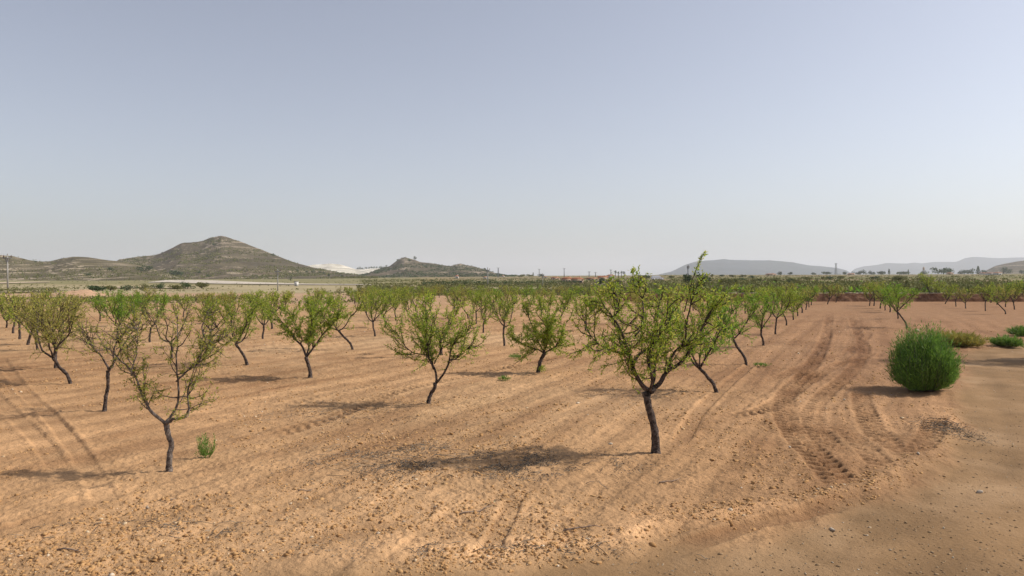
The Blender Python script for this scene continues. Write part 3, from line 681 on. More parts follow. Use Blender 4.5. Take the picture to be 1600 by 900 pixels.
# ------------------------------------------------------------ bushes in front
def bristle(name, label, cat, px, py, wdt, hgt, n, m, group=None, flat=.0, L=.05, xyz=None):
    """a broom like bush: many thin stems fanning from the foot, each set with fine upright leaves"""
    x, y = gpt(px, py) if xyz is None else xyz
    t = empty(name, (x, y, gz(x, y))); tag(t, label, cat, group)
    St = MB(); Lf = MB(); P_, D_, L_ = [], [], []
    for k in range(n):
        a = random.uniform(0, 6.283); rr_ = math.sqrt(random.random()); 
        wdt_ = 1 + .07 * math.sin(a * 2 + px) + .05 * math.sin(a * 5 + 1); rr_ *= wdt_ * .95
        up = (1 + .07 * math.sin(3 * a + px)) * math.sqrt(max(0, 1 - (rr_ * .93) ** 2.6)) * random.uniform(.82, 1.06)
        e = np.array([math.cos(a) * rr_ * wdt / 2, math.sin(a) * rr_ * wdt / 2, hgt * (up * (1 - flat) + flat * .6)]) * random.choice([1, 1, 1.1, .85]) * random.uniform(.72, 1.06)
        e = e * (.86 + .26 * float(vn(np.float64(e[0] * 3.2 + 5 + px), np.float64(e[2] * 3 + e[1] * 3.2), 1)))
        b = np.array([math.cos(a) * rr_ * wdt * .16, math.sin(a) * rr_ * wdt * .16, 0])
        mid = b * .4 + e * .6 + np.array([math.cos(a), math.sin(a), 0]) * wdt * .10 * rr_ - np.array([0, 0, hgt * .06])
        Pn = np.array([b, b * .7 + mid * .3, mid, e])
        if k % 4 == 0: (St if n > 150 else Lf).tube(smooth_path(Pn, 2), np.linspace(.007, .002, 7), 3)
        Pn = smooth_path(Pn, 4); c = 26
        ii_ = rng.integers(3, len(Pn), c); q = Pn[ii_] + rng.normal(size=(c, 3)) * .022 * (wdt / 1.8 + .3)
        P_.append(q); D_.append(nrm(e - b) * 1.1 + rng.normal(size=(c, 3)) * .55 + [0, 0, .35]); L_.append(rng.uniform(.7, 1.5, c) * L)
    P_ = np.concatenate(P_); D_ = np.concatenate(D_); L_ = np.concatenate(L_); k = P_[:, 2] > .03; P_, D_, L_ = P_[k], D_[k], L_[k]
    Lf.leaves(P_, D_, L_, L_ * .075)
    if n > 150: St.build('stem', M['bark_pale'], t)
    Lf.build('foliage', M[m], t); return t
bristle('bush', 'dense round bright green bush beside the dirt road on the right', 'bush', 1446, 612, 1.72, 1.47, 2400, 'kochia', L=.09)
bristle('bush', 'low yellow green grassy bush behind the round green bush', 'bush', 1492, 541, 2.3, .56, 420, 'dry_grass', flat=.1, L=.15)
bristle('weed', 'bright green low weed clump at the right edge by the stony verge', 'weed', 1575, 541, 1.4, .40, 170, 'weed', 'green weed clumps at the right edge', flat=.1, L=.14)
bristle('weed', 'second green weed clump behind, cut by the right edge', 'weed', 1602, 525, 1.6, .45, 180, 'weed', 'green weed clumps at the right edge', flat=.1, L=.14)
bristle('weed', 'small pale thin leaved sprout right of the nearly leafless tree', 'weed', 321, 718, .30, .42, 34, 'weed', L=.05)
bristle('weed', 'tiny green sprout on bare soil between the middle trees', 'weed', 788, 595, .35, .12, 40, 'weed', 'tiny sprouts on the bare soil', flat=.4, L=.05)
bristle('weed', 'tiny green sprout on bare soil left of the low spreading tree', 'weed', 806, 560, .5, .15, 50, 'weed', 'tiny sprouts on the bare soil', flat=.4, L=.05)
bristle('weed', 'tiny green sprout near the foot of the bright green row tree', 'weed', 1190, 574, .5, .12, 50, 'weed', 'tiny sprouts on the bare soil', flat=.4, L=.05)
# a shrub just outside the frame whose shadow falls on the road at the right
def leaf_crown(w, d, h, n, L, lumps=8, z0=.2, flatb=.0):
    c = rng.normal(size=(lumps, 3)) * [w * .24, d * .24, h * .17] + [0, 0, h * .58]
    r = rng.uniform(.45, .8, lumps)[:, None] * np.array([w * .42, d * .42, h * .42])
    k = rng.integers(0, lumps, n); v = rng.normal(size=(n, 3)); v /= np.linalg.norm(v, axis=1)[:, None]
    P = c[k] + v * r[k] * (rng.uniform(.55, 1.0, n) ** .5)[:, None]
    P = P[P[:, 2] > h * z0]; v = P - [0, 0, h * .5]
    return P, v / (np.linalg.norm(v, axis=1)[:, None] + 1e-6) * .5 + rng.normal(size=P.shape) * .7, rng.uniform(.6, 1.3, len(P)) * L
def clump(name, label, cat, x, y, z, w, h, n, m, group=None, L=None, trunk=.18, parent=None, depth=None, tr=None):
    t = empty(name, (x, y, z)); tag(t, label, cat, group)
    W_ = MB(); Lf = MB(); tr = tr or w * .03
    W_.tube([(0, 0, -.2), (w * .01, 0, h * .25), (w * .03, 0, h * .5), (w * .02, 0, h * .8)], [tr, tr * .8, tr * .6, tr * .2], 5)
    for k in range(5):
        a = random.uniform(0, 6.28); W_.tube([(0, 0, h * (trunk * .8 + .1)), (math.cos(a) * w * .15, math.sin(a) * w * .15, h * .5), (math.cos(a) * w * .28, math.sin(a) * w * .28, h * .7)], [tr * .6, tr * .4, tr * .15], 4)
    P, D, Ls = leaf_crown(w, depth or w, h, n, L or w * .07, z0=trunk); Lf.leaves(P, D, Ls, Ls * .42)
    W_.build('trunk', M['bark'], t); Lf.build('crown', M[m], t); return t
# ------------------------------------------------------------ hedges, shrubs and trees in the distance
def hedge(name, label, pts, h, wd, m, dens=60, gap=None):
    """a dense hedge following ground points"""
    P = [np.array(hit(*q)) for q in pts]; o = P[0]; h = h * P[1][1] / F_PX
    t = empty(name, tuple(o)); tag(t, label, 'hedge')
    ps, dirs, Ls = [], [], []; Lf0 = MB()
    for a, b in zip(P[:-1], P[1:]):
        L = np.linalg.norm(b - a); n = int(L * dens)
        s = rng.random(n)[:, None]; q = a + (b - a) * s
        hh = h * (.78 + .35 * vn(q[:, 0] * .45, q[:, 1] * .3, 1)); aa = rng.uniform(0, np.pi, n)
        q = q + np.c_[rng.normal(size=n) * .1, np.cos(aa) * wd * .5, np.sin(aa) ** .5 * hh * rng.uniform(.55, 1, n)]
        ps.append(q - o); dirs.append(rng.normal(size=(n, 3)) + [0, 0, .4]); Ls.append(rng.uniform(.5, 1.2, n) * h * .2)
        Lf0.tube([a - o + [0, 0, .1], (a + b) / 2 - o + [0, 0, .2], b - o + [0, 0, .1]], [.1, .1, .1], 4)
    Ls = np.concatenate(Ls); Lf = MB(); Lf.leaves(np.concatenate(ps), np.concatenate(dirs), Ls, Ls * .4)
    Lf0.build('stem', M['bark'], t); Lf.build('foliage', M[m], t)
hedge('hedge', 'long dark green hedge standing in front of the rocky knobbed hill', [(660, 447), (720, 446.5), (800, 446)], 8.5, 3, 'dark_leaf', 55)
hedge('hedge', 'long dark hedge in front of the orange roofed farmhouse', [(803, 445.5), (850, 445), (906, 444.5)], 7.0, 3, 'dark_leaf', 55)
hedge('hedge', 'dense green hedge at the left edge behind the bare earth', [(-60, 459.5), (20, 458.5), (88, 457)], 8.5, 2.5, 'olive_leaf', 120)
hedge('hedge', 'bright green scrubby hedge on top of the terrace behind the red wall', [(1282, 457), (1350, 457)], 5.5, 1.2, 'kochia', 120)

G1 = 'row of round green shrubs below the pale track at the left'
names = ['leftmost, touching the earth mound', 'second from the earth mound', 'third from the earth mound', 'fourth from the earth mound', 'fifth from the earth mound', 'sixth from the earth mound', 'seventh from the earth mound', 'eighth and farthest from the earth mound']
for k, (px, w_) in enumerate([(152, 24), (172, 17), (199, 15), (225, 14), (250, 15), (272, 17), (293, 16), (315, 19)]):
    x, y, z = hit(px, 455 - k * .6); s = y / F_PX
    clump('shrub', 'round green shrub in the row, ' + names[k], 'shrub', x, y, z, w_ * s * 1.1, 8.5 * s, 900, 'dark_leaf' if k % 2 == 0 else 'olive_leaf', G1, trunk=.02, depth=3.)

# trees and bushes dotted over the hills: (hill, px, base py, width px, height px)
DOT = [('low', 226, 424, 14, 9, 'dark round tree on the saddle left of the steep hill'), ('main', 276, 431.5, 18, 9, 'large dark round tree at the left foot of the steep hill'),
       ('low', 172, 423, 7, 6, 'dark tree on the terraced slope left of the saddle'), ('low', 137, 432, 7, 5, 'dark bush low on the terraced slope'),
       ('main', 336, 383, 5, 3, 'small bush just below the top of the steep hill'), ('main', 427, 400, 5, 4, 'lone dark tree high on the right shoulder of the steep hill'),
       ('main', 326, 433, 8, 4, 'dark bush at the foot of the steep hill below its summit'), ('main', 311, 427, 5, 3, 'tiny bush above the pale track'),
       ('main', 254, 395.5, 3, 2, 'tiny tree on the skyline left of the summit'), ('low', 56, 410, 4, 3, 'tiny tree in the dip of the left skyline'),
       ('c', 648, 405.5, 5, 5, 'twin crowned tree standing on the rocky knob'), ('c', 640, 409, 5, 4, 'dark tree just below the rocky knob'), ('c', 622, 407.5, 4, 3, 'small tree on the left shoulder of the rocky knob'),
       ('c', 635, 423, 4, 4, 'bush halfway down the rocky knobbed hill'), ('c', 603, 417, 3, 4, 'small tree at the left end of the rocky knobbed hill'), ('c', 757, 421, 4, 2.5, 'small tree near the end of the low pale hill')]
for (hk, px, py, w_, h_, lab) in DOT:
    q = hill_pt(hk, px, py); s = q[1] / F_PX
    clump('tree', lab, 'tree', q[0], q[1], q[2] - .3, w_ * s, h_ * s, 500, 'dark_leaf', 'dark trees dotted over the hills', trunk=.08, L=w_ * s * .1)
for k, px in enumerate([465, 480, 489, 500, 505, 513, 528, 534]):
    q = hill_pt('main', px, [425, 426, 426.5, 427, 428, 431, 428, 432.5][k]); s = q[1] / F_PX
    clump('tree', 'small dark tree of the loose line below the white quarry', 'tree', q[0], q[1], q[2] - .2, random.uniform(3.6, 5) * s, random.uniform(3, 4.2) * s, 300, 'dark_leaf', 'small dark trees below the white quarry', trunk=.06, L=.6)
x, y, z = hit(454, 439.5); s = y / F_PX; clump('tree', 'dark round tree beside the concrete pole left of centre', 'tree', x, y, z, 6 * s, 8 * s, 600, 'dark_leaf', trunk=.1)
for px, lab in ((662, 'small upright tree above the left end of the long dark hedge'), (674, 'small pale green tree above the long dark hedge')):
    x, y, z = hit(px, 442); s = y / F_PX; clump('tree', lab, 'tree', x, y, z, 5 * s, 7 * s, 500, 'dark_leaf', trunk=.1)
for k in range(11):
    q = hill_pt('quarry', 558 + k * 4.4 + random.uniform(-1, 1), 418); s = q[1] / F_PX
    clump('tree', 'tiny tree on the skyline between the quarry and the rocky knob', 'tree', q[0], q[1], q[2] - .5, random.uniform(3, 4.5) * s, random.uniform(2, 3.5) * s, 160, 'dark_leaf', 'tiny trees on the skyline right of the quarry', trunk=.05, L=1.2)

# skyline trees on the right: (px, base py, width, height, kind)
SKY = [(1218, 429.5, 5, 5, 'dark_leaf', 'small dark tree on the skyline under the blue mountain'), (1234, 429.5, 5, 5, 'dark_leaf', 'second small dark tree on the skyline under the blue mountain'),
       (1270, 429, 6, 3, 'dark_leaf', 'low dark tree left of the lattice pylon'), (1292, 429, 12, 4, 'dark_leaf', 'flat wide tree just left of the lattice pylon'), (1320, 429, 7, 4, 'dark_leaf', 'small tree just right of the lattice pylon'),
       (1341, 428.5, 9, 4, 'dark_leaf', 'low dark tree where the two blue mountains meet'), (1349, 428, 8, 4.5, 'dark_leaf', 'round tree where the two blue mountains meet'), (1361, 428.5, 9, 4, 'dark_leaf', 'flat topped tree under the right mountain'),
       (1378, 428.5, 14, 4.5, 'dark_leaf', 'wide flat tree left of the dark pointed cypress'), (1411, 428.5, 17, 5, 'dark_leaf', 'wide dark tree right of the pointed cypress'), (1442, 428, 10, 4, 'dark_leaf', 'low tree under the small water tower'),
       (1474, 428.5, 27, 9.5, 'dark_leaf', 'broad umbrella shaped pine, largest tree on the right skyline'), (1502, 428, 12, 5, 'dark_leaf', 'low tree right of the broad umbrella pine'), (1513, 427.5, 15, 7, 'dark_leaf', 'bushy dark tree beside the pale houses'),
       (1537, 427, 10, 5, 'dark_leaf', 'dark tree right of the dark cone shaped cypress'), (1568, 424, 14, 6, 'dark_leaf', 'tree before the green hill at the right edge'), (1596, 427, 7, 5, 'dark_leaf', 'small tree at the far right under the hill')]
for (px, py, w_, h_, m_, lab) in SKY:
    x, y, z = hit(px, py); s = y / F_PX; z = CAMH + (Y0 - py) / F_PX * y
    z = float(macro(x, y))
    top = CAMH + (Y0 - py + h_) / F_PX * y
    clump('tree', lab, 'tree', x, y, z - .2, w_ * s, top - z, 700, m_, 'dark trees along the right skyline', trunk=.15, L=w_ * s * .06 + .3)
def cypress(px, py, w_, h_, lab):
    x, y, z = hit(px, py); s = y / F_PX; t = empty('cypress', (x, y, z)); tag(t, lab, 'cypress', 'dark cypresses on the skyline')
    h = CAMH + (Y0 - py + h_) / F_PX * y - z; w = w_ * s
    n = 800; zz = rng.random(n) ** .8; r = w / 2 * np.clip(1.15 - zz, .05, 1) * np.clip(zz * 8, .4, 1) * rng.uniform(.5, 1.05, n); a = rng.uniform(0, 6.28, n)
    Lf = MB(); Lf.leaves(np.c_[np.cos(a) * r, np.sin(a) * r, zz * h * .97 + .05 * h], rng.normal(size=(n, 3)) * .4 + [0, 0, 1], h * .08, h * .018)
    T = MB(); T.tube([(0, 0, -.2), (0, 0, h * .8)], [w * .08, w * .02], 5); T.build('trunk', M['bark'], t); Lf.build('crown', M['dark_leaf'], t)
cypress(1389, 428.5, 4, 8, 'thin dark pointed cypress rising from the tree line'); cypress(1528, 427.5, 8, 11, 'dark cone shaped cypress beside the pale houses'); cypress(833, 432, 2.5, 6, 'tiny cypress left of the orange roofed farmhouse'); cypress(1419, 428.5, 3, 7, 'thin small cypress left of the water tower')
# bushes on the terraces, centre and right
MID = [(1010, 436, 12, 6), (1030, 437, 0, 0), (1048, 434.5, 8, 4), (1073, 444, 16, 15), (1100, 444, 20, 16), (1136, 447, 26, 13), (1160, 440, 12, 6), (1184, 441, 14, 6), (1210, 441, 16, 6), (1236, 442, 12, 6), (1250, 443, 12, 6), (1286, 437.5, 6, 5), (1297, 437, 10, 5), (1314, 436.5, 10, 6), (1262, 437, 12, 5),
       (938, 444, 12, 8), (952, 443, 9, 8), (966, 443.5, 12, 7), (990, 443, 14, 7), (1000, 440, 14, 8), (1113, 431.8, 6, 3), (1128, 432.5, 6, 3.5), (1143, 433, 7, 4), (1160, 433.2, 8, 4), (1174, 434.5, 8, 4), (815, 432.5, 12, 3), (826, 432, 10, 3), (845, 431.8, 8, 3.5), (1395, 457, 14, 9), (1420, 450, 12, 10), (1486, 457, 12, 8), (1520, 458, 16, 9), (1545, 458, 14, 8), (1590, 460, 20, 11), (1575, 458, 16, 9), (1462, 455, 14, 9), (1366, 437, 10, 5), (1405, 440, 16, 8), (1440, 441, 18, 8)]
for k, (px, py, w_, h_) in enumerate(MID):
    if not w_: continue
    x, y, z = hit(px, py); s = y / F_PX
    lab, grp = (('bush on the low terraces between the red wall and the right skyline', 'bushes on the right terraces') if px > 1140 else ('small bush on the rising ground around the farm buildings', 'bushes around the distant farm'))
    if px in (1073, 1100): lab = ('tall dark green tree behind the largest almond crown, ' + ('left of a pair' if px == 1073 else 'right and wider of a pair')); grp = 'pair of tall dark trees behind the largest almond tree'
    if px == 1136: lab, grp = 'broad olive bush with brown twigs right of the pair of tall dark trees', None
    clump('shrub' if h_ < 10 else 'tree', lab, 'shrub' if h_ < 10 else 'tree', x, y, z - .1, w_ * s, h_ * s, 700, 'olive_leaf' if (k % 3 and px not in (1073, 1100)) else 'dark_leaf', grp, trunk=.03, L=w_ * s * .07 + .08)
def palm(px, py, h_, lab):
    x, y, z = hit(px, 433.5); t = empty('palm_tree', (x, y, z)); tag(t, lab, 'palm tree', 'palms beside the distant white building')
    h = CAMH + (Y0 - py + h_) / F_PX * y - z; s = y / F_PX; R_ = 2.1 * s; T = MB(); T.tube([(0, 0, -.1), (.1, 0, h * .5), (.0, 0, h - R_)], [.3, .24, .22], 6); T.build('trunk', M['bark'], t)
    Lf = MB(); P, D, Ls = [], [], []
    for k in range(26):
        a = random.uniform(0, 6.28); e = random.uniform(-.9, 1.3)
        q = np.array([[math.cos(a) * math.cos(e) * R_ * tt, math.sin(a) * math.cos(e) * R_ * tt, h - R_ + math.sin(e) * R_ * tt * 1.2 - .5 * R_ * tt ** 2] for tt in np.linspace(.1, 1, 9)])
        P.append(q); D.append(np.tile(q[-1] - q[0], (9, 1)) + rng.normal(size=(9, 3)) * R_ * .6); Ls.append(np.full(9, R_ * .42))
    Ls = np.concatenate(Ls); Lf.leaves(np.concatenate(P), np.concatenate(D), Ls, Ls * .16); Lf.build('crown', M['dark_leaf'], t)
for k, (px, py, h_) in enumerate([(961.5, 432, 10), (966, 432, 8), (971, 432, 9), (975, 432, 8.5)]):
    palm(px, py, h_, 'slim palm on the skyline behind the white building, ' + ['leftmost and tallest', 'second from left', 'third from left', 'rightmost'][k] + ' of four')

# ------------------------------------------------------------ buildings far away
M['wall_o'] = mat('ochre_render', (.46, .34, .25), (.58, .44, .33), .6, .9)
M['wall_w'] = mat('white_render', (.62, .60, .56), (.78, .76, .72), .6, .9)
M['tile'] = mat('clay_tiles', (.30, .12, .06), (.42, .19, .10), 1.5, .85)
M['glass'] = mat('dark_pane', (.03, .035, .04), None, rough=.2, spec=.5)
M['concrete'] = mat('concrete', (.27, .26, .24), (.38, .37, .34), 2.0, .85)
M['steel'] = mat('galvanised_steel', (.16, .17, .18), (.26, .27, .28), 3.0, .6)
M['insulator'] = mat('brown_glass', (.08, .04, .03), None, rough=.3, spec=.5)
def house(px, py, w_, h_, lab, wallm='wall_w', rz=0.0, dep=.6, nwin=3, hip=True, name='house'):
    x, y, z = hit(px, py); s = y / F_PX; W = w_ * s; H = h_ * s; D = max(W * dep, 5.0)
    t = empty(name, (x, y + D / 2, z - .2), rz); tag(t, lab, 'house', None)
    rh = H * .3; hw = H - rh
    b = MB(); b.box((0, 0, hw / 2), (W, D, hw)); b.build('wall', M[wallm], t)
    r = MB(); e = .35; w2, d2 = W / 2 + e, D / 2 + e; k = min(W, D) * .35 if hip else 0
    r.add([(-w2, -d2, hw), (w2, -d2, hw), (w2, d2, hw), (-w2, d2, hw), (-w2 + k, 0, hw + rh), (w2 - k, 0, hw + rh), (-w2, -d2, hw + .12), (w2, -d2, hw + .12), (w2, d2, hw + .12), (-w2, d2, hw + .12)],
          [(0, 1, 7, 6), (1, 2, 8, 7), (2, 3, 9, 8), (3, 0, 6, 9), (6, 7, 5, 4), (8, 9, 4, 5), (0, 3, 2, 1)]); r.add([(w2, -d2, hw + .12), (w2, d2, hw + .12), (w2 - k, 0, hw + rh), (-w2, d2, hw + .12), (-w2, -d2, hw + .12), (-w2 + k, 0, hw + rh)], [(0, 1, 2), (3, 4, 5)])
    rf = r.build('roof', M['tile'], t)
    c = MB(); c.box((W * .22, D * .1, hw + rh * 1.0), (.7, .7, rh * .9)); c.build('chimney', M[wallm], rf)
    for k2 in range(nwin):
        wx = -W / 2 + W * (k2 + .5) / nwin; ww = min(1.3, W / nwin * .45); wh = hw * .38
        fr = MB()
        for sx in (-1, 1): fr.box((wx + sx * ww / 2, -D / 2 - .02, hw * .52), (.1, .1, wh + .1))
        for sz in (-1, 1): fr.box((wx, -D / 2 - .02, hw * .52 + sz * wh / 2), (ww, .1, .1))
        f_ = fr.build('window', M['concrete'], t); g = MB(); g.box((wx, -D / 2 - .004, hw * .52), (ww - .1, .04, wh - .1)); g.build('pane', M['glass'], f_)
    return t
house(887, 441.5, 17, 9.5, 'terracotta farmhouse wing with a dark open porch behind the long hedge', 'wall_o', .05, .5, 4)
house(903, 443, 19, 10.5, 'ochre farmhouse with a clay tiled roof, right of the wing with the dark porch', 'wall_o', -.04, .6, 2)
house(868, 437, 12, 5, 'low pale shed left of the terracotta farmhouse', 'wall_o', .1, .6, 2)
house(955, 434.5, 12, 6, 'white building beside the four palms', 'wall_w', .05, .5, 3)
house(926, 438, 18, 5, 'low ochre outbuilding between the farmhouse and the palms', 'wall_o', .02, .5, 3)
house(943, 437.5, 14, 7, 'grey barn in front of the white building', 'wall_o', .02, .6, 1, False)
house(713.5, 435.5, 5, 6, 'tiny bright white house under the low pale hill', 'wall_w', .2, .8, 1)
house(758, 435.5, 6, 4, 'tiny white house at the right end of the low pale hill', 'wall_w', .1, .8, 1)
house(786, 433, 5, 3, 'tiny white house right of the hills on the skyline', 'wall_w', 0, .8, 1)
house(852.5, 434.5, 4, 3.2, 'tiny white hut left of the farmhouse', 'wall_w', 0, .8, 1)
house(1550, 429.5, 12, 4, 'pale yellow house right of the cone shaped cypress', 'wall_w', .1, .6, 2)
house(1538, 429, 8, 3.5, 'small cream house between the cypress and the pale yellow house', 'wall_w', -.1, .6, 1)
house(1561, 429.5, 9, 4.5, 'pale house nearest the green hill at the right', 'wall_w', 0, .6, 2)
house(1486, 429, 8, 3.5, 'small pink house right of the broad umbrella pine', 'wall_o', 0, .6, 2)
house(1206, 430.5, 14, 3.5, 'low reddish house on the skyline under the blue mountain', 'wall_o', 0, .6, 3)
house(1331, 429.5, 9, 2.8, 'low pinkish house between the two blue mountains', 'wall_o', 0, .6, 2)
# water tower, hut, car
x, y, z = hit(1443, 428); s = y / F_PX; t = empty('water_tower', (x, y, z)); tag(t, 'small brownish water tower standing above the right tree line', 'water tower')
hh = CAMH + (Y0 - 417) / F_PX * y - z; b = MB(); 
for a in range(4): b.tube([(math.cos(a * 1.571 + .78) * 1.6 * s, math.sin(a * 1.571 + .78) * 1.6 * s, 0), (math.cos(a * 1.571 + .78) * 1.2 * s, math.sin(a * 1.571 + .78) * 1.2 * s, hh * .62)], [.35, .3], 5)
b.tube([(0, 0, 0), (0, 0, hh * .62)], [.7, .7], 8); b.build('frame', M['concrete'], t); b = MB(); b.tube([(0, 0, hh * .6), (0, 0, hh * .64), (0, 0, hh * .9), (0, 0, hh)], [1.0 * s, 1.5 * s, 1.5 * s, .5 * s], 12); b.build('tank', M['wall_o'], t)
x, y, z = hit(463, 447); s = y / F_PX; t = empty('transformer_hut', (x, y, z)); tag(t, 'small white utility hut on the pale track left of centre', 'hut')
b = MB(); b.box((0, 0, 3.2 * s), (5 * s, 5 * s, 6.4 * s)); b.build('wall', M['wall_w'], t); b = MB(); b.box((0, 0, 6.4 * s + .1), (5.6 * s, 5.6 * s, .25)); b.build('roof', M['concrete'], t); b = MB(); b.box((.3 * s, -2.5 * s - .03, 2 * s), (1.6 * s, .08, 3.9 * s)); b.build('door', M['steel'], t)
def car(px, py, lab, colr, L=4.5, Hc=1.75):
    x, y, z = hit(px, py); t = empty('parked_car', (x, y, z), .1); tag(t, lab, 'car')
    pm = mat('car_paint_' + lab[:5], colr, None, rough=.25, spec=.5)
    prof = [(-.5, .25), (-.5, .55), (-.44, .62), (-.36, .98), (.12, 1.0), (.28, .66), (.47, .56), (.5, .40), (.5, .22)]
    V = [(a * L, sd_ * .86 * (.86 if bz > .7 else 1), bz * Hc) for sd_ in (-1, 1) for a, bz in prof]; n = len(prof); b = MB(); b.add(V, [(k, (k + 1) % n, (k + 1) % n + n, k + n) for k in range(n)])
    me = b.build('body', pm, t)
    import bmesh
    bm = bmesh.new(); bm.from_mesh(me.data); bm.verts.ensure_lookup_table(); bm.faces.new([bm.verts[k] for k in range(n)][::-1]); bm.faces.new([bm.verts[k + n] for k in range(n)]); bm.to_mesh(me.data); bm.free()
    g = MB()
    for sd_ in (-1, 1): g.add([(-.37 * L, sd_ * .90 * .9, .66 * Hc), (.2 * L, sd_ * .9 * .9, .66 * Hc), (.1 * L, sd_ * .86 * .88, .93 * Hc), (-.33 * L, sd_ * .86 * .88, .93 * Hc)], [(0, 1, 2, 3)])
    g.build('window', M['glass'], t)
    for wx in (-.32, .32):
        for sd_ in (-1, 1):
            wv_ = MB(); wv_.tube([(wx * L, sd_ * .68, .33), (wx * L, sd_ * .92, .33)], [.33, .33], 14); wl = wv_.build('wheel', M['glass'], t); rm_ = MB(); rm_.tube([(wx * L, sd_ * .92, .33), (wx * L, sd_ * .935, .33)], [.19, .17], 10); rm_.build('rim', M['steel'], wl)
    return t
car(1027, 438.2, 'white van parked far behind the crown of the largest almond tree', (.75, .77, .8), 5.0, 2.0)

# ------------------------------------------------------------ poles and pylons
def pole(px, py, pty, lab, conc=True, wpx=2.5, arm=7, group='concrete power poles across the plain', xyz=None):
    x, y, z = hit(px, py) if xyz is None else xyz; s = y / F_PX; h = CAMH + (Y0 - pty) / F_PX * y - z
    t = empty('power_pole', (x, y, z)); tag(t, lab, 'power pole', group)
    r = wpx * s / 2; b = MB(); b.tube([(0, 0, -.3), (0, 0, h)], [r * 1.1, r * .75], 4 if conc else 6); b.build('post', M['concrete' if conc else 'steel'], t)
    a = arm * s / 2; b = MB(); b.box((0, 0, h - .6), (2 * a, .16, .18)); b.tube([(-a * .7, 0, h - .6), (0, 0, h - 1.7)], [.05, .05], 4); b.tube([(a * .7, 0, h - .6), (0, 0, h - 1.7)], [.05, .05], 4); b.build('crossarm', M['steel'], t)
    for k in (-1, 0, 1): b = MB(); b.tube([(k * a * .92, 0, h - .5), (k * a * .92, 0, h + .0 + .25 * (k == 0))], [.09, .06], 6); b.build('insulator', M['insulator'], t)
    return t
pole(12, 458, 398.5, 'tall pale concrete power pole at the left edge', wpx=3, arm=13)
pole(434, 455, 420, 'pale concrete power pole left of centre before the track', wpx=2.0, arm=9)
pole(762, 447, 419, 'pale concrete power pole before the long dark hedge', wpx=2.2, arm=7)
pole(848, 447, 428, 'thin pale pole in the hedge left of the farmhouse', wpx=1.2, arm=4)
pole(1075, 444, 415, 'dark wooden looking pole left of the long bare shoot', False, 1.8, 3, 'dark poles on the skyline')
for px, pt in ((842.5, 420), (881.5, 419), (920.5, 424), (930.5, 425), (954.5, 421)):
    pole(px, 433, pt, 'thin dark pole on the skyline ' + {842.5: 'left of the farmhouse', 881.5: 'above the farmhouse wing', 920.5: 'right of the farmhouse', 930.5: 'shorter, further right of the farmhouse', 954.5: 'beside the palms'}[px], False, 1.3, 4.5, 'dark poles on the skyline')
def pylon(px, py, pty, lab, wb=4.0, arms=3, armw=7):
    x, y, z = hit(px, py); s = y / F_PX; h = CAMH + (Y0 - pty) / F_PX * y - z; w = wb * s / 2; t = empty('lattice_pylon', (x, y, z), .3); tag(t, lab, 'pylon', 'lattice pylons on the skyline')
    b = MB(); r = .5 * s * .35; n = 9; c = [(-1, -1), (1, -1), (1, 1), (-1, 1)]
    f = lambda k, i: np.array([c[i % 4][0] * w * (1 - .72 * k / n), c[i % 4][1] * w * (1 - .72 * k / n), h * k / n])
    for k in range(n):
        for i in range(4): b.tube([f(k, i), f(k + 1, i)], [r, r], 4); b.tube([f(k, i), f(k + 1, i + 1)], [r * .6, r * .6], 3); b.tube([f(k, i), f(k, i + 1)], [r * .5, r * .5], 3)
    b.build('tower', M['steel'], t)
    for k in range(arms): b = MB(); zz = h * (1 - .11 * k) ; b.box((0, 0, zz), (armw * s * (1 - .2 * (k % 2)), .3 * s, .35 * s)); b.build('crossarm', M['steel'], t)
pylon(1306, 429, 411.5, 'dark lattice pylon on the skyline between the two blue mountains', 3.0, 2, 6)
pylon(778.5, 433.5, 418.5, 'small lattice pylon on the skyline right of the hills', 2.2, 1, 5)

# ------------------------------------------------------------ soil mound, pale track
def mound():
    x, y, z = hit(110, 462); s = y / F_PX; n, m = 60, 40; a = np.linspace(-1, 1, n); b = np.linspace(-1, 1, m); AA, BB = np.meshgrid(a, b, indexing='ij')
    W = 42 * s; D = 6.0; r = np.sqrt(AA ** 2 + BB ** 2); zz = 11.5 * s * np.clip(1 - r, 0, 1) ** .7 * (.75 + .9 * vn(AA * 3 + 4, BB * 2, 1)) * .85 + .25 * fbm(AA * 14, BB * 8, 3, 2) * (r < 1) - .15
    V_ = np.stack([AA * W, BB * D, zz], -1).reshape(-1, 3); i = np.arange(n - 1)[:, None]; j = np.arange(m - 1)[None]; F = np.stack([i * m + j, (i + 1) * m + j, (i + 1) * m + j + 1, i * m + j + 1], -1).reshape(-1, 4)
    cc = np.array([.42, .27, .17]) * (1 + .5 * fbm(AA * 6, BB * 6, 3, 0).reshape(-1, 1)); o = mesh_np('earth_mound', V_, [F], M['soil'], None, True, {'albedo': cc}); o.location = (x, y + D * .4, z); tag(o, 'low heap of tan earth behind the left rows of trees', 'earth mound')
mound()
